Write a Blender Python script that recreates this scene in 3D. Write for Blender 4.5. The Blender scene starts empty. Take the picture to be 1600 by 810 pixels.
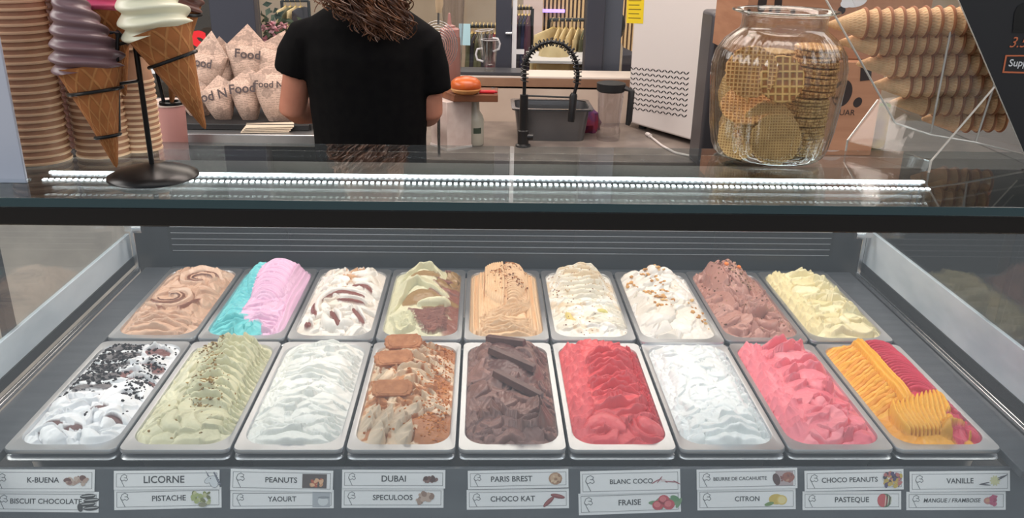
import bpy, math, random
import numpy as np
from mathutils import Matrix, Vector, Euler
SC = bpy.context.scene
COL = SC.collection
PI = math.pi

def lin(c):
    return tuple(((u / 12.92) if u <= .04045 else ((u + .055) / 1.055) ** 2.4) for u in c)
def rgb(r, g, b): return lin((r / 255, g / 255, b / 255))

# ------------------------------------------------------------------ camera
FPX = 1321.1
PITCH, YAW, ROLL = .3698, .0372, .0211
CAM = Vector((-.0477, 0, 1.6365))
cp, sp, cy, sy, cr, sr = math.cos(PITCH), math.sin(PITCH), math.cos(YAW), math.sin(YAW), math.cos(ROLL), math.sin(ROLL)
FWD = Vector((sy * cp, cy * cp, -sp)); R0 = Vector((cy, -sy, 0)); U0 = R0.cross(FWD)
RT = cr * R0 + sr * U0; UP = -sr * R0 + cr * U0
cam = bpy.data.cameras.new('camera'); co = bpy.data.objects.new('camera', cam); COL.objects.link(co)
cam.sensor_width = 36; cam.lens = FPX / 1600 * 36; cam.clip_start = .02; cam.clip_end = 60
co.matrix_world = Matrix(((RT.x, UP.x, -FWD.x, CAM.x), (RT.y, UP.y, -FWD.y, CAM.y), (RT.z, UP.z, -FWD.z, CAM.z), (0, 0, 0, 1)))
SC.camera = co
SC.view_settings.view_transform = 'Standard'; SC.view_settings.look = 'None'
SC.view_settings.gamma = 1; SC.view_settings.use_curve_mapping = False
SC.view_settings.exposure = 0.12
def ray(px, py): return FWD + RT * ((px - 800) / FPX) - UP * ((py - 405) / FPX)
def AY(px, py, Y): d = ray(px, py); return CAM + d * (Y / d.y)
def AZ(px, py, z): d = ray(px, py); return CAM + d * ((z - CAM.z) / d.z)
def AX(px, py, x): d = ray(px, py); return CAM + d * ((x - CAM.x) / d.x)

# ------------------------------------------------------------------ world: daylit mall hall behind the customer, warmer and dimmer ahead
W = bpy.data.worlds.new('world'); SC.world = W; W.use_nodes = True
nt = W.node_tree; nt.nodes.clear()
o_ = nt.nodes.new('ShaderNodeOutputWorld'); bg = nt.nodes.new('ShaderNodeBackground')
tc = nt.nodes.new('ShaderNodeTexCoord'); sx = nt.nodes.new('ShaderNodeSeparateXYZ')
mr = nt.nodes.new('ShaderNodeMapRange'); ra = nt.nodes.new('ShaderNodeValToRGB')
mr.inputs[1].default_value = -1; mr.inputs[2].default_value = 1
nt.links.new(tc.outputs['Generated'], sx.inputs[0]); nt.links.new(sx.outputs[1], mr.inputs[0])
nt.links.new(mr.outputs[0], ra.inputs[0]); nt.links.new(ra.outputs[0], bg.inputs[0]); nt.links.new(bg.outputs[0], o_.inputs[0])
ra.color_ramp.elements[0].color = (1.5, 1.68, 1.85, 1); ra.color_ramp.elements[0].position = .05
ra.color_ramp.elements[1].color = (.17, .15, .145, 1); ra.color_ramp.elements[1].position = .62
bg.inputs[1].default_value = .30

def area(name, loc, rot, sx_, sy_, energy, color):
    l = bpy.data.lights.new(name, 'AREA'); l.shape = 'RECTANGLE'; l.size = sx_; l.size_y = sy_; l.energy = energy; l.color = color
    o = bpy.data.objects.new(name, l); COL.objects.link(o); o.location = loc; o.rotation_euler = rot
    return o
# LED tubes of the case (front tube under the bar, second one under the rear edge of the top glass)
area('case_led_front', (0, 1.13, 1.258), (math.radians(16), 0, 0), 1.58, .03, .75, (.86, .94, 1.0))
area('case_led_rear', (0, 1.335, 1.262), (math.radians(8), 0, 0), 1.58, .03, .30, (1.0, .99, .96))
# ceiling lamps of the kiosk and of the shop behind
area('kiosk_ceiling_lamp', (.1, 2.3, 2.9), (0, 0, 0), 2.2, .8, 48, (1.0, .86, .77))
area('counter_ceiling_lamp', (.1, .9, 3.0), (math.radians(16), 0, 0), 2.4, .6, 8, (1.0, .95, .9))
area('floor_fill_left', (-3.2, 1.2, 2.9), (0, 0, 0), 2.0, 4.0, 150, (1.0, .95, .9))  # added fill light, brightens the floor left of the case
area('floor_fill_right', (3.2, 1.2, 2.9), (0, 0, 0), 2.0, 4.0, 100, (1.0, .95, .9))  # added fill light, brightens the floor on the right
area('shop_ceiling_lamp', (.2, 5.2, 3.0), (0, 0, 0), 4.5, 2.0, 120, (1.0, .87, .75))

# ------------------------------------------------------------------ materials
MATS = {}
def mat(name, col=(.8, .8, .8), rough=.5, metal=0., spec=.5, emis=None, es=0, coat=0., sss=0., alpha=None):
    if name in MATS: return MATS[name]
    m = bpy.data.materials.new(name); m.use_nodes = True
    b = m.node_tree.nodes['Principled BSDF']
    b.inputs['Base Color'].default_value = (*col, 1); b.inputs['Roughness'].default_value = rough
    b.inputs['Metallic'].default_value = metal; b.inputs['Specular IOR Level'].default_value = spec
    b.inputs['Coat Weight'].default_value = coat
    if sss:
        b.inputs['Subsurface Weight'].default_value = sss; b.inputs['Subsurface Radius'].default_value = (.6, .5, .4); b.inputs['Subsurface Scale'].default_value = .006
    if emis:
        b.inputs['Emission Color'].default_value = (*emis, 1); b.inputs['Emission Strength'].default_value = es
    MATS[name] = m
    return m
def nodes(m): return m.node_tree.nodes, m.node_tree.links, m.node_tree.nodes['Principled BSDF']
def noisy(m, c2, scale=20, lo=.35, hi=.65, bump=0., stretch=(1, 1, 1), detail=4, rough=None):
    N, L, b = nodes(m)
    tc = N.new('ShaderNodeTexCoord'); mp = N.new('ShaderNodeMapping'); mp.inputs['Scale'].default_value = stretch
    n = N.new('ShaderNodeTexNoise'); n.inputs['Scale'].default_value = scale; n.inputs['Detail'].default_value = detail
    r = N.new('ShaderNodeMapRange'); r.inputs[1].default_value = lo; r.inputs[2].default_value = hi
    mx = N.new('ShaderNodeMix'); mx.data_type = 'RGBA'
    mx.inputs[6].default_value = b.inputs['Base Color'].default_value; mx.inputs[7].default_value = (*c2, 1)
    L.new(tc.outputs['Object'], mp.inputs[0]); L.new(mp.outputs[0], n.inputs['Vector']); L.new(n.outputs[0], r.inputs[0])
    L.new(r.outputs[0], mx.inputs[0]); L.new(mx.outputs[2], b.inputs['Base Color'])
    if bump:
        bp = N.new('ShaderNodeBump'); bp.inputs['Strength'].default_value = bump; bp.inputs['Distance'].default_value = .002
        L.new(n.outputs[0], bp.inputs['Height']); L.new(bp.outputs[0], b.inputs['Normal'])
    return m
def vcol(name, rough=.5, spec=.5, sss=0., bump=0., bscale=300, coat=0.):
    m = mat(name, (.8, .8, .8), rough, 0, spec, sss=sss, coat=coat)
    N, L, b = nodes(m)
    a = N.new('ShaderNodeAttribute'); a.attribute_name = 'Col'; L.new(a.outputs['Color'], b.inputs['Base Color'])
    if bump:
        tc = N.new('ShaderNodeTexCoord'); n = N.new('ShaderNodeTexNoise'); n.inputs['Scale'].default_value = bscale
        bp = N.new('ShaderNodeBump'); bp.inputs['Strength'].default_value = bump; bp.inputs['Distance'].default_value = .001
        L.new(tc.outputs['Object'], n.inputs['Vector']); L.new(n.outputs[0], bp.inputs['Height']); L.new(bp.outputs[0], b.inputs['Normal'])
    return m
def clear(name, tint=(1, 1, 1), ior=1.5, rough=.0, boost=1.0, bend=0.):
    """thin clear sheet: transmits straight through, reflects by Fresnel"""
    m = bpy.data.materials.new(name); m.use_nodes = True; N = m.node_tree.nodes; L = m.node_tree.links; N.clear()
    o = N.new('ShaderNodeOutputMaterial'); t = N.new('ShaderNodeBsdfTransparent'); g = N.new('ShaderNodeBsdfGlossy')
    t.inputs[0].default_value = (*tint, 1); g.inputs['Roughness'].default_value = rough
    ge = N.new('ShaderNodeNewGeometry'); dt = N.new('ShaderNodeVectorMath'); dt.operation = 'DOT_PRODUCT'
    L.new(ge.outputs['Normal'], dt.inputs[0]); L.new(ge.outputs['Incoming'], dt.inputs[1])
    def M(op, a, bb=None):
        n = N.new('ShaderNodeMath'); n.operation = op; n.use_clamp = op in ('SUBTRACT', 'ADD')
        for i, v in enumerate((a, bb)):
            if v is None: continue
            if isinstance(v, (int, float)): n.inputs[i].default_value = v
            else: L.new(v, n.inputs[i])
        return n.outputs[0]
    f0 = ((ior - 1) / (ior + 1)) ** 2 * boost
    fr = M('ADD', M('MULTIPLY', M('POWER', M('SUBTRACT', 1.0, M('ABSOLUTE', dt.outputs['Value'])), 5.0), 1 - f0), f0)   # Schlick, same from both sides
    x = N.new('ShaderNodeMixShader')
    thru = t.outputs[0]
    if bend:      # part of the light is visibly bent by the thick glass
        rf = N.new('ShaderNodeBsdfRefraction'); rf.inputs['Color'].default_value = (*tint, 1); rf.inputs['IOR'].default_value = 1.45
        xm = N.new('ShaderNodeMixShader'); xm.inputs[0].default_value = bend; L.new(t.outputs[0], xm.inputs[1]); L.new(rf.outputs[0], xm.inputs[2]); thru = xm.outputs[0]
    L.new(fr, x.inputs[0]); L.new(thru, x.inputs[1]); L.new(g.outputs[0], x.inputs[2]); L.new(x.outputs[0], o.inputs[0])
    MATS[name] = m
    return m
def waffle(name, c, c2, nu, nv, skew=1.0, width=.12, use_uv=True, bump=.6, rough=.65):
    """diagonal waffle lattice, over UV (lathes) or object x/y (flat discs)"""
    m = mat(name, c, rough, 0, .25); N, L, b = nodes(m)
    tc = N.new('ShaderNodeTexCoord'); s = N.new('ShaderNodeSeparateXYZ'); L.new(tc.outputs['UV' if use_uv else 'Object'], s.inputs[0])
    def M(op, a, bb=None):
        n = N.new('ShaderNodeMath'); n.operation = op
        for i, v in enumerate((a, bb)):
            if v is None: continue
            if isinstance(v, (int, float)): n.inputs[i].default_value = v
            else: L.new(v, n.inputs[i])
        return n.outputs[0]
    u = M('MULTIPLY', s.outputs[0], nu); v = M('MULTIPLY', s.outputs[1], nv)
    p = M('ADD', u, M('MULTIPLY', v, skew)) if skew else u
    q = M('SUBTRACT', u, M('MULTIPLY', v, skew)) if skew else v
    def line(t): return M('ABSOLUTE', M('SUBTRACT', M('FRACT', t), .5))
    mn = M('MINIMUM', M('SUBTRACT', .5, line(p)), M('SUBTRACT', .5, line(q)))
    r = N.new('ShaderNodeMapRange'); r.inputs[1].default_value = width * .5; r.inputs[2].default_value = width * 1.4; r.inputs[3].default_value = 1; r.inputs[4].default_value = 0
    L.new(mn, r.inputs[0])
    nz = N.new('ShaderNodeTexNoise'); nz.inputs['Scale'].default_value = 40; L.new(tc.outputs['Object'], nz.inputs['Vector'])
    rr = N.new('ShaderNodeMapRange'); rr.inputs[1].default_value = .3; rr.inputs[2].default_value = .7; rr.inputs[3].default_value = .78; rr.inputs[4].default_value = 1.12; L.new(nz.outputs[0], rr.inputs[0])
    mx = N.new('ShaderNodeMix'); mx.data_type = 'RGBA'; mx.inputs[6].default_value = (*c, 1); mx.inputs[7].default_value = (*c2, 1); L.new(r.outputs[0], mx.inputs[0])
    ml = N.new('ShaderNodeMix'); ml.data_type = 'RGBA'; ml.blend_type = 'MULTIPLY'; ml.inputs[0].default_value = 1
    L.new(mx.outputs[2], ml.inputs[6]); L.new(rr.outputs[0], ml.inputs[7]); L.new(ml.outputs[2], b.inputs['Base Color'])
    bp = N.new('ShaderNodeBump'); bp.inputs['Strength'].default_value = bump; bp.inputs['Distance'].default_value = .002
    L.new(r.outputs[0], bp.inputs['Height']); L.new(bp.outputs[0], b.inputs['Normal'])
    return m

# ------------------------------------------------------------------ mesh building
class MB:
    def __init__(s): s.v = []; s.f = []; s.uv = {}; s.c = []; s.mi = {}
    def add(s, vs, fs, col=None, uvs=None, mi=0):
        n = len(s.v); s.v += [Vector(p) for p in vs]
        for k, f in enumerate(fs):
            if uvs: s.uv[len(s.f)] = uvs[k]
            if mi: s.mi[len(s.f)] = mi
            s.f.append(tuple(i + n for i in f))
        s.c += [col or (1, 1, 1)] * len(vs)
        return s
    def box(s, c, d, rot=None, col=None, mi=0):
        c = Vector(c); R = rot.to_matrix() if isinstance(rot, Euler) else (rot or Matrix.Identity(3))
        vs = [c + R @ Vector((d[0] * x / 2, d[1] * y / 2, d[2] * z / 2)) for z in (-1, 1) for y in (-1, 1) for x in (-1, 1)]
        return s.add(vs, [(0, 2, 3, 1), (4, 5, 7, 6), (0, 1, 5, 4), (2, 6, 7, 3), (0, 4, 6, 2), (1, 3, 7, 5)], col, mi=mi)
    def hexa(s, vs, col=None):
        """8 corners: bottom 4 (ccw), top 4"""
        return s.add(vs, [(3, 2, 1, 0), (4, 5, 6, 7), (0, 1, 5, 4), (1, 2, 6, 5), (2, 3, 7, 6), (3, 0, 4, 7)], col)
    def loft(s, loops, cap0=True, cap1=True, col=None, uv=False, closed=True):
        n = len(loops[0]); vs = [p for l in loops for p in l]; fs = []; uvs = []
        K = len(loops)
        for k in range(K - 1):
            for i in range(n if closed else n - 1):
                j = (i + 1) % n
                fs.append((k * n + i, k * n + j, (k + 1) * n + j, (k + 1) * n + i))
                uvs.append(((i / n, k / (K - 1)), ((i + 1) / n, k / (K - 1)), ((i + 1) / n, (k + 1) / (K - 1)), (i / n, (k + 1) / (K - 1))))
        if cap0: fs.append(tuple(range(n - 1, -1, -1))); uvs.append(((0, 0),) * n)
        if cap1: fs.append(tuple((K - 1) * n + i for i in range(n))); uvs.append(((0, 0),) * n)
        return s.add(vs, fs, col, uvs if uv else None)
    def lathe(s, prof, n=32, M=None, col=None, cap0=True, cap1=True, uv=False, mod=None):
        M = M or Matrix.Identity(4); loops = []
        for r, z in prof:
            loops.append([M @ Vector(((r * (mod(a, z) if mod else 1)) * math.cos(a), (r * (mod(a, z) if mod else 1)) * math.sin(a), z)) for a in (2 * PI * i / n for i in range(n))])
        return s.loft(loops, cap0, cap1, col, uv)
    def tube(s, pts, r, n=8, closed=False, col=None, flat=1.0):
        pts = [Vector(p) for p in pts]; K = len(pts); loops = []
        up = None
        for k in range(K):
            a = pts[(k - 1) % K] if (closed or k > 0) else pts[k]; b = pts[(k + 1) % K] if (closed or k < K - 1) else pts[k]
            t = (b - a)
            t = t.normalized() if t.length > 1e-9 else Vector((0, 0, 1))
            if up is None:
                up = Vector((0, 0, 1)) if abs(t.z) < .9 else Vector((1, 0, 0))
            up = (up - t * up.dot(t)); up = up.normalized() if up.length > 1e-6 else t.orthogonal().normalized()
            x = t.cross(up); rr = r[k] if isinstance(r, (list, tuple)) else r
            loops.append([pts[k] + x * (rr * math.cos(q)) + up * (rr * flat * math.sin(q)) for q in (2 * PI * i / n for i in range(n))])
        if closed: loops.append(loops[0])
        return s.loft(loops, not closed, not closed, col)
    def ball(s, c, r, n=12, m=8, col=None, rot=None):
        r = (r, r, r) if isinstance(r, (int, float)) else r; c = Vector(c); R = rot.to_matrix() if isinstance(rot, Euler) else (rot or Matrix.Identity(3)); loops = []
        for k in range(m + 1):
            t = -PI / 2 + PI * (k * .996 + .002 * m) / m
            loops.append([c + R @ Vector((r[0] * math.cos(t) * math.cos(a), r[1] * math.cos(t) * math.sin(a), r[2] * math.sin(t))) for a in (2 * PI * i / n for i in range(n))])
        return s.loft(loops, True, True, col)
    def prism(s, poly, th, M=None, col=None):
        """2D polygon in local xy (ccw), thickness th along local z"""
        M = M or Matrix.Identity(4); n = len(poly)
        vs = [M @ Vector((x, y, 0)) for x, y in poly] + [M @ Vector((x, y, th)) for x, y in poly]
        fs = [tuple(range(n - 1, -1, -1)), tuple(range(n, 2 * n))] + [(i, (i + 1) % n, n + (i + 1) % n, n + i) for i in range(n)]
        return s.add(vs, fs, col)
    def build(s, name, m, parent=None, smooth=40, bevel=0, world=True, vc=False, seg=2):
        me = bpy.data.meshes.new(name)
        off = parent_loc(parent) if (parent is not None and world) else Vector((0, 0, 0))
        me.from_pydata([p - off for p in s.v], [], s.f); me.update()
        for mm in (m if isinstance(m, (list, tuple)) else [m]): me.materials.append(mm)
        for i, k in s.mi.items(): me.polygons[i].material_index = k
        if s.uv:
            u = me.uv_layers.new(name='UVMap')
            for p in me.polygons:
                q = s.uv.get(p.index)
                if q:
                    for k, li in enumerate(p.loop_indices): u.data[li].uv = q[k]
        if vc:
            a = me.color_attributes.new('Col', 'FLOAT_COLOR', 'POINT')
            a.data.foreach_set('color', np.array([(*c, 1) for c in s.c], dtype=np.float32).ravel())
        if smooth:
            me.polygons.foreach_set('use_smooth', [True] * len(me.polygons)); me.set_sharp_from_angle(angle=math.radians(smooth))
        o = bpy.data.objects.new(name, me); COL.objects.link(o)
        if parent is not None: o.parent = parent
        if bevel:
            b = o.modifiers.new('bevel', 'BEVEL'); b.width = bevel; b.segments = seg; b.limit_method = 'ANGLE'; b.angle_limit = math.radians(35)
        return o
def parent_loc(p):
    v = Vector(p.location)
    while p.parent is not None: p = p.parent; v = v + Vector(p.location)
    return v
def tag(o, label, cat, group=None, kind=None):
    if label: o['label'] = label
    if cat: o['category'] = cat
    if group: o['group'] = group
    if kind: o['kind'] = kind
    return o
def thing(name, label, cat, loc=(0, 0, 0), group=None, rot=(0, 0, 0)):
    o = bpy.data.objects.new(name, None); COL.objects.link(o); o.location = loc; o.rotation_euler = rot
    o.empty_display_size = .05
    return tag(o, label, cat, group)
def copy_tree(o, parent=None):
    c = o.copy(); COL.objects.link(c)
    if parent is not None: c.parent = parent
    for ch in o.children: copy_tree(ch, c)
    return c
def rrect(w, l, r, n=7, cx=0, cy=0, z=0):
    pts = []
    for sx_, sy_, a0 in ((1, 1, 0), (-1, 1, PI / 2), (-1, -1, PI), (1, -1, 3 * PI / 2)):
        for k in range(n):
            a = a0 + PI / 2 * k / (n - 1)
            pts.append(Vector((cx + sx_ * (w / 2 - r) + r * math.cos(a), cy + sy_ * (l / 2 - r) + r * math.sin(a), z)))
    return pts
def text_mesh(body, size=1., ext=.0, bold=0.0):
    c = bpy.data.curves.new('t', 'FONT'); c.body = body; c.size = size; c.extrude = ext; c.align_x = 'CENTER'; c.align_y = 'CENTER'; c.offset = bold; c.resolution_u = 3
    o = bpy.data.objects.new('t', c); COL.objects.link(o)
    dg = bpy.context.evaluated_depsgraph_get(); me = bpy.data.meshes.new_from_object(o.evaluated_get(dg))
    bpy.data.objects.remove(o); bpy.data.curves.remove(c)
    return me
def text_obj(name, body, width, m, parent, M, ext=.0003, maxh=None, bold=0.0, italic=0.0):
    """lettering scaled to a given width, placed by matrix M (local to parent)"""
    me = text_mesh(body, 1.0, 0.0, bold); n = len(me.vertices); a = np.empty(n * 3); me.vertices.foreach_get('co', a); a = a.reshape(-1, 3)
    lo, hi = a.min(0), a.max(0); k = width / (hi[0] - lo[0])
    if maxh and (hi[1] - lo[1]) * k > maxh: k = maxh / (hi[1] - lo[1])
    a = (a - (lo + hi) / 2) * k; a[:, 0] += italic * a[:, 1]
    Mn = np.array(M); a = a @ Mn[:3, :3].T + Mn[:3, 3]
    me.vertices.foreach_set('co', a.ravel().astype(np.float32)); me.update(); me.materials.clear(); me.materials.append(m)
    o = bpy.data.objects.new(name, me); me.name = name; COL.objects.link(o)
    if parent is not None: o.parent = parent
    return o
def basis(o, x, y):
    x = Vector(x).normalized(); y = (Vector(y) - x * Vector(y).dot(x)).normalized(); z = x.cross(y)
    return Matrix(((x.x, y.x, z.x, o[0]), (x.y, y.y, z.y, o[1]), (x.z, y.z, z.z, o[2]), (0, 0, 0, 1)))
def align(p0, p1):
    """matrix with local z from p0 to p1"""
    d = (Vector(p1) - Vector(p0)).normalized(); q = Vector((0, 0, 1)).rotation_difference(d)
    return Matrix.Translation(Vector(p0)) @ q.to_matrix().to_4x4()
rnd = random.Random(7)
# ------------------------------------------------------------------ setting: floor, glazing, walls
steel = mat('stainless_steel', (.72, .73, .74), .27, 1.0)
noisy(steel, (.6, .61, .62), 30, stretch=(1, 12, 1))
steel_b = mat('bright_steel', (.66, .67, .69), .26, 1.0)
deck_m = noisy(mat('deck_coating', rgb(92, 96, 101), .34, .2), rgb(80, 84, 90), 9, stretch=(1, 6, 1))
black_m = mat('black_lacquer', (.006, .006, .007), .25)
blackm = mat('black_matte', (.012, .012, .013), .55)
wall_in = mat('case_lining', (.02, .021, .024), .32)
frost = noisy(mat('misted_panel', rgb(196, 206, 214), .32, 0, .5), rgb(160, 173, 184), 5, .35, .7, stretch=(1, 1, 2.5))
white_led = mat('led_white', (1, 1, 1), .4, emis=(.9, .97, 1), es=9)
glass = clear('case_glass', (.975, .99, .985), 1.5)
topglass = clear('top_glass_sheet', (.93, .965, .96), 1.62)
edge_m = mat('glass_edge', (.03, .07, .085), .12, 0, .8)

fm = noisy(mat('mall_floor_tile', rgb(186, 172, 154), .3), rgb(164, 150, 134), 3)
N, L, b = nodes(fm)
MB().box((0, 1.5, -.05), (14, 17, .1)).build('floor', fm, smooth=0)['kind'] = 'structure'

# display case -------------------------------------------------------------
case = thing('display_case', 'long black glass fronted ice cream display case holding two rows of tubs', 'display case', (0, 1.4, 0))
GZ = 1.305
m_ = MB(); m_.box((0, 1.40, .40), (1.78, .92, .72)); m_.box((0, 1.40, .03), (1.66, .80, .06)); m_.build('cabinet_base', blackm, case, bevel=.004)
# deck around the pans: strips at z .893
dk = MB()
for c, d in (((-.7995, 1.45, .885), (.061, .80, .014)), ((.7995, 1.45, .885), (.061, .80, .014)), ((0, 1.0795, .8725), (1.54, .011, .010)), ((0, 1.4600, .877), (1.54, .008, .012)), ((0, 1.842, .885), (1.54, .03, .014))):
    dk.box(c, d)
dk.build('deck', deck_m, case, bevel=.0015)
MB().box((0, 1.45, .77), (1.655, .76, .012)).build('well_floor', wall_in, case)
# slanted label rail and the ledge below it
LT = Vector((0, 1.074, .879)); LB = Vector((0, 1.036, .785))
m_ = MB(); m_.hexa([Vector((-.83, LB.y, LB.z)), Vector((.83, LB.y, LB.z)), Vector((.83, LB.y + .02, LB.z)), Vector((-.83, LB.y + .02, LB.z)), Vector((-.83, LT.y + .0004, LT.z + .001)), Vector((.83, LT.y + .0004, LT.z + .001)), Vector((.83, LT.y + .004, LT.z + .001)), Vector((-.83, LT.y + .004, LT.z + .001))])
m_.build('label_rail', deck_m, case)
MB().box((0, .965, .776), (1.70, .150, .012)).build('front_ledge', deck_m, case)
# back lining with vent
MB().box((0, 1.875, .99), (1.70, .02, .24)).build('rear_lining', wall_in, case)
vent = MB().box((0.005, 1.8635, .968), (1.56, .003, .085)).build('vent_recess', blackm, case)
sl = MB()
for k in range(6):
    z = .931 + k * .0145
    sl.box((0.005, 1.857, z), (1.54, .006, .0013), Euler((math.radians(-24), 0, 0)))
sl.build('vent_slats', mat('vent_steel', (.30, .30, .31), .4, .8), vent)
for x in (-.50, -.17, .17, .50): MB().box((x, 1.8625, .968), (.005, .008, .08)).build('vent_divider', blackm, vent)
for s, nm in ((-1, 'left'), (1, 'right')):
    X = s * .856
    ph_ = .074 if s < 0 else .100
    MB().box((X, 1.40, .904 + ph_ / 2), (.008, .88, ph_)).build('side_panel', frost, case, bevel=.001)
    MB().box((X - s * .0055, 1.42, .912), (.003, .84, .020)).build('deck_reflection_strip', blackm, case)  # black strip stands in for the deck's dark reflection in the panel
    MB().box((X, 1.40, (.9045 + ph_ + 1.291) / 2), (.006, .88, 1.291 - .9045 - ph_)).build('side_glass', glass, case)
    r = MB(); r.box((s * .834, 1.44, .8965), (.005, .76, .007)); r.box((s * .842, 1.44, .8965), (.004, .76, .006))
    r.build('side_rail', steel_b, case, bevel=.001)
    p = MB(); p.box((s * .838, 1.825, 1.02), (.009, .009, .25)); p.build('corner_post', steel, case, bevel=.001)
    c_ = MB(); c_.lathe([(.0, 0), (.011, 0), (.011, .02), (.0, .02)], 14, align((s * .824, 1.80, 1.005), (s * .80, 1.80, 1.005))); c_.box((s * .832, 1.80, 1.005), (.02, .012, .012))
    c_.build('glass_clip', steel, case)
# front glass: leans out at the bottom
FGT = Vector((0, 1.073, 1.268)); FGB = Vector((0, .888, .786)); nrm = Vector((0, FGT.z - FGB.z, -(FGT.y - FGB.y))).normalized()
def quad_sheet(a, b, hw, th, n):
    vs = [Vector((-hw, a.y, a.z)), Vector((hw, a.y, a.z)), Vector((hw, b.y, b.z)), Vector((-hw, b.y, b.z))]
    return vs + [v + n * th for v in vs]
MB().hexa(quad_sheet(FGB, FGT, .852, .006, nrm)).build('front_glass', clear('front_glass_sheet', (.98, .99, .985), 1.5, 0, 2.0), case, smooth=0)
# top: glass sheet, black front bar, dark tray with the LED strip underneath
tg = MB().box((0, (1.060 + 1.372) / 2, GZ - .006), (1.74, .312, .012)).build('top_glass', topglass, case, bevel=.001)
MB().box((0, 1.0592, GZ - .0062), (1.742, .0012, .0116)).build('glass_edge', edge_m, tg, smooth=0)
MB().box((0, 1.076, 1.2795), (1.742, .030, .026)).build('front_bar', black_m, case, bevel=.002)
MB().box((0, 1.231, 1.2712), (1.742, .278, .008)).build('light_tray', mat('dark_tray', (.012, .013, .015), .35), case)
st = MB().box((-.03, 1.268, 1.2778), (1.36, .014, .005)).build('led_profile', steel_b, case)
MB().box((-.03, 1.2685, 1.2812), (1.355, .006, .0018)).build('led_strip', white_led, st)
d_ = MB()
for k in range(150): d_.box((-.705 + k * .00905, 1.2455, 1.2762), (.0048, .0075, .0012))
d_.build('led_reflection_dots', white_led, st)  # glowing dots imitate the strip's reflection in the glass underside
tube_m = mat('led_tube_white', (1, 1, 1), .4, emis=(.88, .95, 1), es=4.2)
MB().box((0, 1.125, 1.2635), (1.62, .028, .007)).build('led_tube', tube_m, case)
MB().box((0, 1.335, 1.2635), (1.62, .028, .007)).build('led_tube', tube_m, case)
# uprights that carry the top
for s in (-1, 1):
    MB().box((s * .866, 1.345, 1.09), (.012, .03, .38)).build('upright', blackm, case, bevel=.001)
# ------------------------------------------------------------------ pans
def pan_geo():
    w, l = .1655, .360
    oc = .004      # opening sits slightly to the back: wider lip at the front
    loops = [rrect(w, l, .012, z=-.007), rrect(w + .001, l + .001, .012, z=-.003), rrect(w - .001, l - .001, .012, z=0), rrect(w - .012, l - .012, .014, z=-.0004),
             rrect(.148, .334, .034, cy=oc, z=-.0012), rrect(.144, .330, .033, cy=oc, z=-.006), rrect(.136, .322, .03, cy=oc, z=-.05), rrect(.128, .314, .028, cy=oc, z=-.100)]
    top = MB().loft(loops, cap0=False, cap1=True)
    out = [rrect(.128, .314, .028, cy=oc, z=-.1008), rrect(.1368, .3228, .03, cy=oc, z=-.05), rrect(.147, .333, .033, cy=oc, z=-.0075), rrect(w, l, .012, z=-.007)]
    top.loft(out, cap0=True, cap1=False)
    return top
def rim_geo():
    w, l = .1645, .360
    lo = [rrect(.1512, .3372, .034, cy=.004, z=-.019), rrect(.1512, .3372, .034, cy=.004, z=-.0145), rrect(w - .001, l + .001, .012, z=-.0140), rrect(w + .001, l + .005, .012, z=-.0160), rrect(w, l + .003, .012, z=-.019)]
    return MB().loft(lo + [lo[0]], False, False)
pan0 = None
PITCHX = .170; RIMZ = .9
def pan_center(i, row):
    x = (i - 4) * PITCHX; y = 1.0941 + .18 + (.3724 if row else 0)
    return Vector((x, y, RIMZ))
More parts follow.
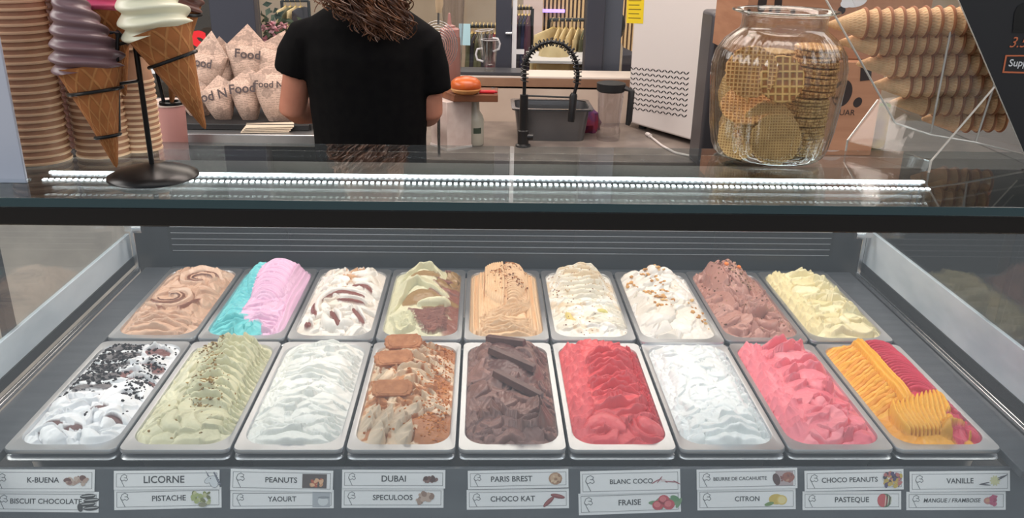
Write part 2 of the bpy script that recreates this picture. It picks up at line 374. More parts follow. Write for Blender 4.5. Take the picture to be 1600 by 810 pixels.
# ------------------------------------------------------------------ ice cream surfaces
def sstep(a, b, x):
    t = np.clip((x - a) / (b - a), 0, 1); return t * t * (3 - 2 * t)
class Gel:
    W, L = .1475, .3335
    def __init__(s, seed, col, hf=.016, hb=.030, p=2.2, q=.6, res=.00105):
        s.rg = np.random.RandomState(seed); s.r = random.Random(seed)
        nx, ny = int(s.W / res), int(s.L / res)
        s.xs = np.linspace(-s.W / 2, s.W / 2, nx); s.ys = np.linspace(0, s.L, ny); s.X, s.Y = np.meshgrid(s.xs, s.ys)
        qx = np.abs(s.X) - (s.W / 2 - .033); qy = np.abs(s.Y - s.L / 2) - (s.L / 2 - .033)
        s.sd = -(np.hypot(np.maximum(qx, 0), np.maximum(qy, 0)) + np.minimum(np.maximum(qx, qy), 0) - .033)
        v = s.Y / s.L
        hf, hb = hf * .46, hb * .34
        s.M = (hf + (hb - hf) * sstep(0.0, .95, v)) * (1 - np.abs(s.X / (s.W / 2)) ** p * .999) ** q + .002
        s.M = s.M * (.35 + .65 * sstep(0., .075, s.Y)) * (.75 + .25 * sstep(0., .03, s.L - s.Y)); s.M = s.M + .0022 * s.fbm(.045, 2); s.H = s.M + .0025 * s.fbm(.02); s.C = np.ones((ny, nx, 3)) * np.array(col)
    def fbm(s, scale, octv=3, seed=None):
        out = np.zeros_like(s.X); a = 1.; rg = s.rg
        for o in range(octv):
            sc = scale / 2 ** o; gx = int(s.W / sc) + 4; gy = int(s.L / sc) + 4
            g = rg.rand(gy, gx) * 2 - 1
            fx = (s.X + s.W / 2) / sc; fy = s.Y / sc; ix = fx.astype(int); iy = fy.astype(int); tx = fx - ix; ty = fy - iy
            tx = tx * tx * (3 - 2 * tx); ty = ty * ty * (3 - 2 * ty)
            out += a * ((g[iy, ix] * (1 - tx) + g[iy, ix + 1] * tx) * (1 - ty) + (g[iy + 1, ix] * (1 - tx) + g[iy + 1, ix + 1] * tx) * ty); a *= .5
        return out
    def mound(s, cx, cy, rx, ry, h, pw=1.):
        d = ((s.X - cx) / rx) ** 2 + ((s.Y - cy) / ry) ** 2
        b = h * .68 * np.clip(1 - d, 0, 1) ** pw; s.M = s.M + b; s.H = s.H + b
    def curve(s, pts, n=18):
        P = [np.array(p, float) for p in pts]
        if len(P) == 2: return np.array([P[0] + (P[1] - P[0]) * t for t in np.linspace(0, 1, n)])
        P = [2 * P[0] - P[1]] + P + [2 * P[-1] - P[-2]]; out = []; k = len(P) - 3; per = max(3, n // k)
        for i in range(k):
            p0, p1, p2, p3 = P[i:i + 4]
            for t in np.linspace(0, 1, per, endpoint=(i == k - 1)):
                out.append(.5 * (2 * p1 + (p2 - p0) * t + (2 * p0 - 5 * p1 + 4 * p2 - p3) * t * t + (3 * p1 - p0 - 3 * p2 + p3) * t ** 3))
        return np.array(out)
    def stroke(s, pts, w, a, col=None, ramp=0., ridges=0, ra=.0006, lift=0., ends=(.35, .35), alpha=1., dome=1., sharp=.9, wob=0., base=None):
        a *= 1.9; ra *= 2.2
        C = s.curve(pts); lo = C.min(0) - w * 1.3; hi = C.max(0) + w * 1.3
        i0, i1 = np.searchsorted(s.xs, lo[0]), np.searchsorted(s.xs, hi[0]); j0, j1 = np.searchsorted(s.ys, lo[1]), np.searchsorted(s.ys, hi[1])
        if i1 - i0 < 2 or j1 - j0 < 2: return
        X = s.X[j0:j1, i0:i1]; Y = s.Y[j0:j1, i0:i1]
        best = np.full(X.shape, 1e9); T = np.zeros_like(X); S = np.zeros_like(X)
        seg = np.linalg.norm(np.diff(C, axis=0), axis=1) + 1e-9; cum = np.concatenate([[0], np.cumsum(seg)]); tot = cum[-1]
        for k in range(len(C) - 1):
            d = (C[k + 1] - C[k]) / seg[k]; rx = X - C[k, 0]; ry = Y - C[k, 1]
            t = np.clip(rx * d[0] + ry * d[1], 0, seg[k]); ex = rx - t * d[0]; ey = ry - t * d[1]; dd = ex * ex + ey * ey
            u = dd < best; best = np.where(u, dd, best); T = np.where(u, (cum[k] + t) / tot, T)
            S = np.where(u, np.sign(d[0] * ry - d[1] * rx) * np.sqrt(dd), S)
        tw = np.clip(np.minimum(T / max(ends[0], 1e-3), 1), 0, 1) ** .5 * np.clip(np.minimum((1 - T) / max(ends[1], 1e-3), 1), 0, 1) ** .5
        ww = w * (.12 + .88 * tw)
        if wob: ww = ww * (1 + wob * np.sin(T * 23 + s.r.random() * 6))
        sg = S / ww; ab = np.abs(sg)
        if ramp:      # shingle: climbs from the tucked edge to a lip, then drops
            u = (1 + sg * np.sign(ramp)) / 2; u = np.clip(u, 0, 1)
            lipn = .8 + .25 * np.sin(T * 9 + s.r.random() * 6) + .12 * np.sin(T * 27 + s.r.random() * 6)
            prof = (1.15 * u ** 1.3 * (.55 + .45 * min(1.3, abs(ramp))) * lipn) * (1 - sstep(.90, 1.0, u)); sharp = .94
        else: prof = dome * np.sqrt(np.clip(1 - ab ** 2, 0, 1))
        Hs = (s.M if base is None else base)[j0:j1, i0:i1] + a * prof * (.4 + .6 * tw) + lift * T ** 3
        if ridges: Hs = Hs + ra * np.cos(PI * ridges * sg + 2.0 * np.sin(T * 3)) * tw
        m = 1 - sstep(sharp, 1.0, ab)
        s.H[j0:j1, i0:i1] = s.H[j0:j1, i0:i1] * (1 - m) + Hs * m
        # crease where the lip meets what it covers
        dist = S * np.sign(ramp) if ramp else np.abs(S)
        gr_ = np.exp(-((dist - ww - .0009) / .0013) ** 2) * (np.minimum(ab, 9) > .3) * tw
        s.H[j0:j1, i0:i1] -= min(a * .55, .0055) * (1.15 if ramp else .85) * gr_
        if col is not None:
            mc = (m * alpha)[..., None]; s.C[j0:j1, i0:i1] = s.C[j0:j1, i0:i1] * (1 - mc) + np.array(col) * mc
    def folds(s, xc, wc, y0, y1, n, sag=.02, a=.006, w=None, col=None, jit=.004, ramp=-1.2, tilt=0., ridges=0, lift=0., cj=0., shape='u', ra=.0006):
        """overlapping spatula folds, each lapping over the one in front of it"""
        dy = (y1 - y0) / n; w = w or dy * 1.05
        for k in reversed(range(n)):
            y = y1 - (k + .5) * dy; J = lambda q=1: (s.r.random() - .5) * 2 * jit * q
            xa, xb = xc - wc + J(), xc + wc + J()
            if shape == 'u': pts = [(xa, y + sag + tilt * -wc + J()), (xc - wc * .5, y + sag * .2 - tilt * wc * .5 + J()), (xc + wc * .1, y - sag * .15 + J()), (xc + wc * .6, y + sag * .25 + tilt * wc * .5 + J()), (xb, y + sag + tilt * wc + J())]
            elif shape == 'n': pts = [(xa, y - sag - tilt * wc + J()), (xc - wc * .4, y + J()), (xc + wc * .3, y + sag * .1 + J()), (xb, y - sag + tilt * wc + J())]
            else: pts = [(xa, y - tilt * wc + J()), (xc, y + J()), (xb, y + tilt * wc + J())]
            c = col
            if col is not None and cj: c = tuple(np.clip(np.array(col) * (1 + (s.r.random() - .5) * cj), 0, 1))
            s.stroke(pts, w * (.9 + .3 * s.r.random()), a * (.8 + .4 * s.r.random()), c, ramp=ramp, ridges=ridges, lift=lift, ra=ra)
    def scallops(s, x0, x1, y0, y1, n, w=.012, a=.006, col=None, jit=.003, out=1):
        """column of short tongues pressed outward, laid like shingles"""
        for k in reversed(range(n)):
            y = y1 - (k + .5) * (y1 - y0) / n; J = lambda: (s.r.random() - .5) * 2 * jit
            s.stroke([(x0 + J(), y + .006 + J()), ((x0 + x1) / 2, y + J()), (x1 + J(), y - .004 + J())], w * (.85 + .3 * s.r.random()), a, col, ramp=-.9, lift=.002, ends=(.5, .3))
    def curls(s, n, x0, x1, y0, y1, w=.012, a=.007, ln=.035, col=None, ang=(0, 6.28), cj=0., ramp=-1.0, bend=.9, alpha=1., ridges=0):
        """free spatula flicks scattered over a region"""
        P = sorted([(s.r.uniform(y0, y1), s.r.uniform(x0, x1)) for _ in range(n)])
        for y, x in P:
            t = s.r.uniform(*ang); q = s.r.choice((-1, 1)) * bend; h = ln * s.r.uniform(.8, 1.5) / 2
            d = np.array([math.cos(t), math.sin(t)]); nrm = np.array([-d[1], d[0]]); c = np.array([x, y])
            cc = col
            if isinstance(col, list): cc = s.r.choice(col)
            if cc is not None and cj: cc = tuple(np.clip(np.array(cc) * (1 + (s.r.random() - .5) * cj), 0, 1))
            s.stroke([c - d * h - nrm * h * q * .5, c + nrm * h * q * .35, c + d * h - nrm * h * q * .5], w * s.r.uniform(.85, 1.35), a * s.r.uniform(.45, .75), cc, ramp=ramp if s.r.random() < .6 else 0., lift=.001, alpha=alpha, ridges=ridges)
    def ropes(s, xs_, w, a, cols, ridges=3, ra=.0011, y0=.01, y1=.325, wavy=.0):
        for x, c in zip(xs_, cols):
            pts = [(x + wavy * math.sin(k * 1.7), y0 + (y1 - y0) * k / 6) for k in range(7)]
            s.stroke(pts[::-1], w, a, c, ridges=ridges, ra=ra, ends=(.08, .08))
    def tint(s, col, mask, k=1.):
        m = (np.clip(mask, 0, 1) * k)[..., None]; s.C = s.C * (1 - m) + np.array(col) * m
    def build(s, name, label, parent_c, fine=.0005, edge=.032, m=None):
        H = s.H + fine * s.fbm(.006, 2)
        e = sstep(-.0005, edge, s.sd) ** .8
        M = s.M * e + -.006 * (1 - e); Z = np.where(s.sd > -.0004, M + (H - s.M) * (.25 + .75 * sstep(0, .008, s.sd)), -.012); Z = np.where(s.sd < .002, np.minimum(Z, .001), Z)
        s.Z = Z; ny, nx = Z.shape
        co_ = np.stack([s.X, s.Y - s.L / 2 + .004, Z], -1).reshape(-1, 3)
        idx = np.arange(nx * ny).reshape(ny, nx); q = np.stack([idx[:-1, :-1], idx[:-1, 1:], idx[1:, 1:], idx[1:, :-1]], -1).reshape(-1, 4)
        ins = (s.sd > -.0025).reshape(-1); q = q[ins[q].all(1)]
        me = bpy.data.meshes.new(name)
        used = np.zeros(nx * ny, bool); used[q.ravel()] = True; rem = np.cumsum(used) - 1; co_ = co_[used]; q = rem[q]
        me.vertices.add(len(co_)); me.vertices.foreach_set('co', co_.ravel().astype(np.float32))
        me.loops.add(q.size); me.loops.foreach_set('vertex_index', q.ravel().astype(np.int32))
        me.polygons.add(len(q)); me.polygons.foreach_set('loop_start', np.arange(0, q.size, 4, dtype=np.int32)); me.polygons.foreach_set('loop_total', np.full(len(q), 4, np.int32))
        me.polygons.foreach_set('use_smooth', np.ones(len(q), bool)); me.update(calc_edges=True); me.validate()
        a = me.color_attributes.new('Col', 'FLOAT_COLOR', 'POINT')
        a.data.foreach_set('color', np.concatenate([s.C.reshape(-1, 3)[used], np.ones((len(co_), 1))], 1).astype(np.float32).ravel())
        me.materials.append(m or GEL_M)
        o = bpy.data.objects.new(name, me); COL.objects.link(o); o.location = parent_c
        s.c = parent_c
        return tag(o, label, 'ice cream')
    def at(s, x, y):
        i = min(max(int(np.searchsorted(s.xs, x)), 0), len(s.xs) - 1); j = min(max(int(np.searchsorted(s.ys, y)), 0), len(s.ys) - 1)
        return Vector((s.c.x + x, s.c.y + y - s.L / 2 + .004, s.c.z + s.Z[j, i]))
    def smooth_at(s, x, y, r=.008):
        m = ((s.X - x) ** 2 + (s.Y - y) ** 2) < r * r
        return Vector((s.c.x + x, s.c.y + y - s.L / 2 + .004, s.c.z + float(s.Z[m].max())))
    def crumbs(s, name, label, cat, pts, size, cols, flat=.7):
        """loose crumbs nobody could count: one mesh of little broken grains lying on the surface"""
        b = MB()
        for x, y in pts:
            p = s.at(x, y); k = size * s.r.uniform(.5, 1.3); c = s.r.choice(cols); n = 5
            R = Euler((s.r.uniform(-.6, .6), s.r.uniform(-.6, .6), s.r.uniform(0, 6))).to_matrix()
            lo = [[p + R @ Vector((k * f * math.cos(2 * PI * i / n) * s.r.uniform(.7, 1.2), k * f * math.sin(2 * PI * i / n) * s.r.uniform(.7, 1.2), k * flat * z)) for i in range(n)] for f, z in ((.6, -.4), (1, .1), (.55, .75))]
            b.loft(lo, True, True, c)
        o = b.build(name, CRUMB_M, smooth=0, vc=True)
        return tag(o, label, cat, kind='stuff')
    def scatter(s, n, f):
        out = []
        while len(out) < n:
            x = s.r.uniform(-.068, .068); y = s.r.uniform(.01, .322)
            if s.r.random() < f(x, y): out.append((x, y))
        return out
GEL_M = vcol('ice_cream', .36, .45, bump=.12, bscale=420)
CRUMB_M = vcol('crumbs', .8, .2)
pb = pan_geo(); rb = rim_geo()
bins = ['crumb topped white', 'pale pistachio green', 'plain white yoghurt', 'biscuit topped caramel', 'dark chocolate', 'strawberry red', 'snow white lemon', 'watermelon pink', 'yellow and raspberry',
        'swirled hazelnut brown', 'turquoise and pink', 'white and caramel swirled', 'pale green and brown', 'ridged beige', 'speckled coconut white', 'peanut topped cream white', 'nut topped cocoa pink', 'pale yellow vanilla']
pan0 = None
for row in (0, 1):
    for i in range(9):
        c = pan_center(i, row)
        if row and i == 6: c.y -= .016; c.z += .004
        lab = 'stainless steel pan holding the %s ice cream in the %s row' % (bins[row * 9 + i], 'rear' if row else 'front')
        if pan0 is None:
            pan0 = thing('steel_pan', lab, 'pan', c, 'steel pans of ice cream'); o = pan0
            pan_steel = mat('pan_steel', (.60, .615, .64), .36, .95)
            pb.build('pan_body', pan_steel, o, world=False, smooth=50); rb.build('lower_rim', pan_steel, o, world=False, smooth=50)
        else:
            o = copy_tree(pan0); o.location = c; o['label'] = lab
def G(*a, **k): return Gel(*a, **k)
P_ = lambda i, row: pan_center(i, row)
def c_(r, g, b, k=.93): return tuple(x * k for x in rgb(r, g, b))
# ---- front row
# 0 white with dark biscuit crumbs
g = G(10, c_(238, 240, 243), .014, .020)
g.folds(0, .06, .02, .32, 15, sag=.008, a=.004, jit=.008, col=None)
for k in range(5):   # dark chocolate streaks in the crumb band
    y = .30 - k * .037; g.stroke([(-.055, y + .004), (-.02, y - .006), (.012 + .008 * (k % 2), y + .004)], .013, .003, c_(78, 66, 66), ridges=4, ra=.0005, alpha=.9)
for x, y, w in ((.040, .285, .014), (.046, .235, .017), (.03, .20, .015), (.05, .18, .010)):
    g.stroke([(x - .018, y + .006), (x, y - .008), (x + .02, y + .006)], w, .002, c_(130, 84, 80), ridges=3, ra=.0007)
    g.stroke([(x - .026, y + .003), (x - .004, y + .022), (x + .024, y + .012)], w * .9, .008, c_(240, 241, 244), ramp=-.8)
g.curls(15, -.06, .055, .02, .16, w=.014, a=.009, ln=.055, col=c_(240, 241, 244), ang=(-.9, .7), bend=.8)
g.stroke([(-.058, .05), (-.03, .028), (.01, .05)], .012, .001, c_(120, 98, 94), ridges=3)
g.curls(8, -.055, .06, .01, .085, w=.012, a=.01, ln=.06, col=c_(240, 241, 244), ang=(-.8, .9))
for x, y in ((.02, .085), (-.035, .045), (.05, .06), (-.06, .12), (.0, .035)): g.stroke([(x - .012, y - .004), (x, y + .002), (x + .014, y)], .007, .001, c_(112, 80, 78))
cr1 = g.scatter(880, lambda x, y: (1.0 if y > .13 else .05) * (1 if (x < .012 and y > .16) or (x > .04 and y < .25) else .16))
g.build('ice_cream', 'white ice cream strewn with black biscuit crumbs in the front left pan', P_(0, 0))
g.crumbs('biscuit_crumbs', 'black biscuit crumbs strewn over the white ice cream at front left', 'crumbs', cr1, .0031, [c_(40, 37, 40), c_(28, 26, 28), c_(58, 52, 54)])
# 1 pistachio
g = G(11, c_(220, 216, 184), .018, .024, q=.62); g.mound(.004, .22, .07, .13, .022, .8)
g.scallops(-.05, -.072, .02, .31, 17, w=.011, a=.005)
g.curls(22, -.062, .0, .06, .31, w=.012, a=.006, ln=.04, ang=(-.6, 1.2), col=[c_(222, 218, 188), c_(212, 207, 174)])
g.folds(.016, .042, .085, .325, 15, sag=-.016, a=.009, jit=.003, col=c_(217, 213, 178), cj=.08, ramp=-1.5, shape='u', w=.016)
g.scallops(.052, .073, .03, .31, 22, w=.008, a=.006, col=c_(216, 212, 176))
g.folds(0, .055, .008, .085, 3, sag=-.004, a=.007, jit=.006, col=c_(211, 206, 172), ramp=-.8)
g.curls(10, -.05, .055, .012, .09, w=.013, a=.006, ln=.04, col=c_(213, 208, 174), ang=(-.5, 2.2))
cr = g.scatter(420, lambda x, y: math.exp(-((x + .004 + .2 * (y - .2)) / .020) ** 2) * (1 if .09 < y < .31 else .05) + .012)
g.build('ice_cream', 'pistachio green ice cream with curved folds and nut crumbs in front row', P_(1, 0))
g.crumbs('pistachio_crumbs', 'chopped pistachio crumbs along the crest of the pale green ice cream', 'crumbs', cr, .0025, [c_(150, 118, 66), c_(168, 140, 84), c_(120, 96, 56)])
# 2 yoghurt
g = G(12, c_(238, 238, 232), .020, .026, q=.62); g.mound(0, .20, .07, .16, .012)
g.folds(0, .055, .015, .325, 22, sag=-.008, a=.0050, jit=.006, ramp=-1.1, w=.012)
g.scallops(-.046, -.072, .02, .31, 24, w=.008, a=.005); g.scallops(.044, .072, .02, .31, 24, w=.008, a=.005)
g.curls(46, -.05, .05, .02, .31, w=.010, a=.004, ln=.045, ang=(-.45, .45), bend=.5)
g.build('ice_cream', 'plain white yoghurt ice cream with low wavy folds in the front row', P_(2, 0))
# 3 speculoos
g = G(13, c_(224, 196, 164), .017, .022); g.mound(-.02, .22, .055, .13, .022)
g.curls(44, -.066, .05, .06, .325, w=.009, a=.006, ln=.04, col=[c_(228, 200, 168), c_(220, 190, 156), c_(232, 208, 180)], ang=(-.7, .9))
g.folds(.012, .036, .12, .32, 10, sag=-.014, a=.007, col=c_(226, 198, 166), ramp=-1.3, jit=.005, w=.012)
n1 = g.fbm(.018, 3); g.tint(c_(176, 104, 48), sstep(.0, .35, n1 + 1.2 * sstep(.02, .055, g.X) - .45 + .9 * sstep(.12, .04, g.Y) * sstep(-.01, .02, g.X)), .95)
g.tint(c_(190, 118, 58), sstep(.25, .55, g.fbm(.015, 3)) * sstep(.06, .1, g.Y), .8)
g.curls(12, .02, .066, .09, .31, w=.008, a=.006, ln=.03, col=[c_(232, 206, 176)], alpha=.8)
for x, y, t in ((-.048, .066, 1.9), (-.030, .062, 1.5), (-.008, .068, 1.1), (.006, .082, .5), (-.058, .052, 2.3), (-.036, .04, 1.7), (-.012, .044, 1.2), (-.0, .022, 1.0), (-.04, .018, 1.6)):
    g.stroke([(x, y - .02), (x + .004 * math.cos(t), y), (x + .016 * math.cos(t), y + .024)], .014, .011, c_(212, 190, 164), ramp=-.7, ends=(.3, .5))
cr = g.scatter(520, lambda x, y: (sstep(.005, .045, x) * (.9 if y > .03 else .3)) + .05)
g.build('ice_cream', 'caramel beige ice cream under orange biscuit crumbs in the front row', P_(3, 0))
g.crumbs('speculoos_crumbs', 'orange brown biscuit crumbs heaped along the right of the beige ice cream', 'crumbs', cr, .0026, [c_(186, 112, 52), c_(168, 94, 40), c_(204, 134, 72)])
g3 = g
# 4 chocolate
g = G(14, c_(132, 96, 87), .018, .024); g.mound(0, .25, .066, .10, .028, .8)
chs = [c_(134, 98, 89), c_(124, 89, 81), c_(144, 106, 97)]
g.scallops(-.05, -.072, .02, .31, 16, w=.010, a=.006, col=chs[0], jit=.006); g.scallops(.05, .072, .02, .31, 16, w=.010, a=.006, col=chs[2], jit=.006)
g.curls(40, -.058, .058, .02, .32, w=.013, a=.007, ln=.05, col=chs, ridges=2)
for y in (.29, .245, .20): g.stroke([(-.035, y + .02), (0, y), (.04, y - .018)], .02, .002, c_(96, 62, 58), ramp=.3)
for a0, rr in ((.2, .05), (.5, .036), (.9, .022)):
    g.stroke([(.012 + rr * math.cos(a0 + k * .8) * 1.05, .085 + rr * .9 * math.sin(a0 + k * .8)) for k in range(-5, 1)], .016, .012, chs[0], ramp=-1.1, ridges=3, ra=.0004)
g.stroke([(.052, .105), (.062, .07), (.045, .035)], .014, .014, c_(122, 86, 76), ramp=-1.)
g.curls(9, -.06, .05, .008, .05, w=.011, a=.007, ln=.04, col=chs)
g.build('ice_cream', 'dark chocolate brown ice cream with wafer bars in the front row', P_(4, 0)); g4 = g
# 5 strawberry
g = G(15, c_(226, 82, 86), .018, .026, q=.62); g.mound(.004, .27, .062, .09, .022)
re = [c_(227, 83, 88), c_(219, 72, 78), c_(232, 94, 98)]
g.scallops(-.034, -.073, .02, .32, 17, w=.012, a=.008, col=re[2], jit=.003)
g.scallops(.05, .073, .02, .31, 20, w=.010, a=.007, col=re[1])
g.folds(.012, .042, .11, .27, 11, sag=-.014, a=.009, jit=.004, col=re[0], ramp=-1.4, tilt=.12, w=.013)
for k in range(9):
    t = 2.75 - k * .30; g.stroke([(.012 + .012 * math.cos(t), .262 + .012 * math.sin(t)), (.008 + .040 * math.cos(t), .27 + .034 * math.sin(t)), (.006 + .060 * math.cos(t + .1), .268 + .05 * math.sin(t + .1))], .012, .006, re[k % 3], ramp=-.6, lift=.001)
g.folds(.014, .046, .05, .12, 3, sag=-.004, a=.011, col=re[2], ramp=-1.5, tilt=.22, w=.020)
g.curls(10, -.055, .062, .012, .055, w=.014, a=.008, ln=.045, col=re, ang=(-.6, .6))
g.build('ice_cream', 'strawberry red ice cream with feathered folds in the front row', P_(5, 0))
# 6 lemon
g = G(16, c_(238, 241, 240), .020, .026, q=.62); g.mound(0, .22, .068, .14, .008)
g.curls(80, -.066, .066, .015, .325, w=.011, a=.005, ln=.034, bend=1.0); g.folds(.01, .05, .01, .08, 4, sag=-.01, a=.007, ramp=-1.2)
g.scallops(-.055, -.0735, .02, .31, 20, w=.009, a=.006, jit=.005); g.scallops(.055, .0735, .02, .31, 18, w=.010, a=.006, jit=.005)
g.stroke([(-.02, .31), (-.008, .22), (-.01, .13), (.01, .09)], .018, .002); g.curls(30, -.05, .05, .05, .30, w=.008, a=.0035, ln=.03)
g.build('ice_cream', 'snow white lemon ice cream with a rough choppy surface in front row', P_(6, 0))
# 7 watermelon
g = G(17, c_(241, 126, 138), .019, .026, q=.62); g.mound(.01, .22, .06, .13, .012)
pk = [c_(242, 128, 140), c_(236, 114, 128), c_(245, 142, 152)]
g.scallops(-.036, -.073, .02, .32, 14, w=.014, a=.009, col=pk[0], jit=.004)
g.folds(.018, .046, .02, .325, 13, sag=-.016, a=.011, jit=.007, col=pk[0], cj=.07, ramp=-1.6, tilt=.15, w=.019)
g.curls(16, -.01, .068, .05, .32, w=.014, a=.008, ln=.04, col=pk, ang=(-.3, .9)); g.curls(10, -.06, .06, .012, .06, w=.014, a=.009, ln=.04, col=pk, ang=(.3, 1.6))
g.build('ice_cream', 'watermelon pink ice cream with broad glossy folds in front row', P_(7, 0))
# 8 mango / raspberry
g = G(18, c_(238, 168, 40), .020, .030, q=.62); g.mound(.012, .22, .06, .15, .018, .7)
ye = c_(244, 178, 44); ye2 = c_(236, 158, 26); rs = c_(206, 44, 74); rs2 = c_(216, 66, 92)
g.tint(ye2, (g.X < -.03).astype(float)); g.tint(rs, ((g.X > .0) & (g.Y > .10)).astype(float)); g.tint(rs2, (g.X > .05).astype(float))
for k in range(26):
    y = .325 - k * .0095; g.stroke([(-.012, y + .012), (-.034, y + .002), (-.056, y - .004), (-.074, y - .004)], .0062, .0045, ye if k % 3 else ye2, ramp=-.5)
for k in range(27):
    y = .338 - k * .0084; g.stroke([(-.010, y + .004), (.008, y + .011), (.028, y + .005), (.048, y - .012), (.066, y - .028)], .0054, .0044, rs if k % 4 else c_(194, 36, 66))
for k in range(20): g.stroke([(.056, .30 - k * .0125), (.066, .295 - k * .0125), (.074, .292 - k * .0125)], .007, .005, c_(222, 92, 116))
g.ropes([-.016], .010, .006, [ye], 3, y0=.09, y1=.325, wavy=.002)
for k in range(12):
    x = -.058 + k * .0085; g.stroke([(x * .75 - .004, .02), (x * .9, .05 + .012 * math.sin(k * .25)), (x + .012, .085 + .02 * (k / 11)), (x + .018, .10 + .032 * (k / 11) ** 2)], .0048, .0036, ye, ends=(.2, .2), base=g.M + .008)
g.stroke([(.004, .02), (.03, .030), (.056, .022)], .014, .012, c_(222, 158, 40), ends=(.3, .3)); g.curls(6, .03, .07, .015, .07, w=.010, a=.006, ln=.03, col=rs2)
g.build('ice_cream', 'yellow mango and raspberry red ice cream piped side by side at front right', P_(8, 0))
# ---- rear row
# 0 hazelnut swirl
g = G(20, c_(208, 170, 144), .020, .028, q=.62); tn = [c_(210, 171, 145), c_(200, 160, 134), c_(217, 182, 158)]
g.curls(40, -.066, .066, .02, .32, w=.013, a=.007, ln=.05, col=tn, ridges=2)
for cx, cy, R_, a0 in ((.016, .245, .046, .4), (-.014, .145, .048, 3.4)):
    sp_ = lambda dr: [(cx + (R_ + dr) * (1 - .07 * k) * math.cos(a0 + .62 * k), cy + (R_ + dr) * .95 * (1 - .07 * k) * math.sin(a0 + .62 * k)) for k in range(9)]
    for cc, ww, dr in ((tn[2], .014, 0), (tn[0], .011, -.017)): g.stroke(sp_(dr), ww, .007, cc, ramp=-.7, base=g.M + .003)
    for cc, ww, dr in ((c_(118, 72, 52), .0042, -.008), (c_(104, 62, 46), .0034, -.022)): g.stroke(sp_(dr), ww, .001, cc, base=g.M + .006, ends=(.2, .5))
g.stroke([(-.03, .10), (.0, .085), (.03, .10), (.05, .14)], .0035, .006, c_(140, 88, 66)); g.folds(0, .055, .01, .08, 6, sag=-.008, a=.006, col=tn[0], ramp=-1.2, jit=.006)
g.build('ice_cream', 'light brown ice cream with dark hazelnut swirls in the rear left pan', P_(0, 1))
# 1 turquoise and pink
g = G(21, c_(236, 192, 220), .020, .030, q=.62); g.mound(.012, .25, .058, .12, .036, .6); g.mound(-.046, .24, .03, .10, .016, .7)
tq = c_(112, 206, 210); pk2 = c_(236, 192, 220)
g.tint(tq, (g.X < -.024).astype(float))
for k in range(30): y = .33 - k * .0105; g.stroke([(-.022, y + .010), (-.046, y), (-.074, y - .010)], .0068, .0055, tq if k % 2 else c_(100, 196, 204), ramp=-.6)
g.ropes([.055, .064], .011, .005, [pk2, pk2], 3, wavy=.002)
for k in range(31): y = .328 - k * .0078; g.stroke([(-.022, y - .006), (0, y + .012), (.026, y + .008), (.048, y - .010)], .0050, .0034 if k % 5 else .0045, pk2 if k % 3 else c_(230, 182, 213))
for k in range(7): g.stroke([(-.02 + k * .006, .09), (.012 + k * .006, .10 - k * .002), (.036 + k * .003, .128)], .006, .006, pk2, ramp=-.6)
g.folds(-.03, .04, .012, .06, 4, sag=-.01, a=.007, col=tq, ramp=-1., tilt=.2); g.folds(.025, .03, .018, .08, 5, sag=-.008, a=.006, col=pk2, ramp=-1., tilt=.2)
g.curls(5, -.02, .02, .01, .03, w=.009, a=.007, ln=.03, col=tq)
g.build('ice_cream', 'turquoise and candy pink ice cream piled high in the rear row', P_(1, 1))
# 2 caramel swirl
g = G(22, c_(236, 226, 214), .018, .028, q=.62)
g.curls(55, -.066, .066, .02, .32, w=.011, a=.008, ln=.045, col=[c_(238, 230, 220), c_(230, 218, 204), c_(240, 234, 226)])
g.tint(c_(204, 146, 88), sstep(.1, .5, g.fbm(.02) + .9 - ((g.X - .005) / .03) ** 2 - ((g.Y - .24) / .06) ** 2), .85)
g.curls(14, -.06, .06, .08, .30, w=.009, a=.009, ln=.04, col=c_(240, 234, 226)); g.curls(8, -.06, .06, .015, .12, w=.010, a=.010, ln=.05, col=c_(240, 234, 226), ang=(-.5, .5))
for pts_, w in (([(.045, .150), (.01, .165), (-.03, .158), (-.050, .125), (-.048, .085), (-.040, .060)], .0085), ([(.012, .205), (.04, .200), (.056, .185)], .0065), ([(-.012, .075), (.004, .045), (.01, .02)], .0075), ([(.03, .085), (.045, .06), (.058, .04)], .006), ([(-.055, .035), (-.045, .02)], .006), ([(-.01, .13), (.02, .125), (.05, .115)], .004)):
    g.stroke(pts_, w, .002, c_(128, 66, 56), ridges=2, base=g.M + .006, ends=(.25, .25))
    g.stroke([(x + .004, y + .012) for x, y in pts_], w * .8, .005, c_(240, 234, 226), base=g.M + .004)
g.build('ice_cream', 'white ice cream marbled with caramel and brown sauce in rear row', P_(2, 1))
# 3 pale green and brown
g = G(23, c_(220, 216, 184), .016, .022, q=.62); g.mound(-.01, .24, .055, .10, .018)
gr = c_(219, 214, 178); ps = c_(150, 118, 74); ck = c_(140, 88, 74)
g.tint(ck, sstep(.03, .055, g.X + .01 * g.fbm(.02))); g.tint(ps, sstep(.02, .04, g.X) * sstep(.18, .24, g.Y), .9)
g.curls(14, .02, .068, .10, .32, w=.010, a=.006, ln=.04, col=[ck, ps])
g.stroke([(-.06, .25), (-.03, .31), (.01, .315), (.03, .29), (.034, .25)], .016, .012, gr, ramp=-.6)
g.stroke([(-.035, .255), (-.005, .275), (.03, .262)], .017, .001, ps)
g.stroke([(-.066, .10), (-.055, .19), (-.02, .225), (.02, .20), (.05, .17)], .020, .013, gr, ramp=-.8)
g.stroke([(-.04, .12), (-.01, .165), (.03, .155), (.05, .14)], .021, .002, ps, ends=(.3, .6)); g.stroke([(-.012, .118), (.02, .125), (.056, .132)], .010, .010, gr)
for k in range(6): g.stroke([(-.066 + k * .004, .085 - k * .011), (-.04, .075 - k * .011), (-.01, .09 - k * .012)], .008, .007, gr, ramp=-.8)
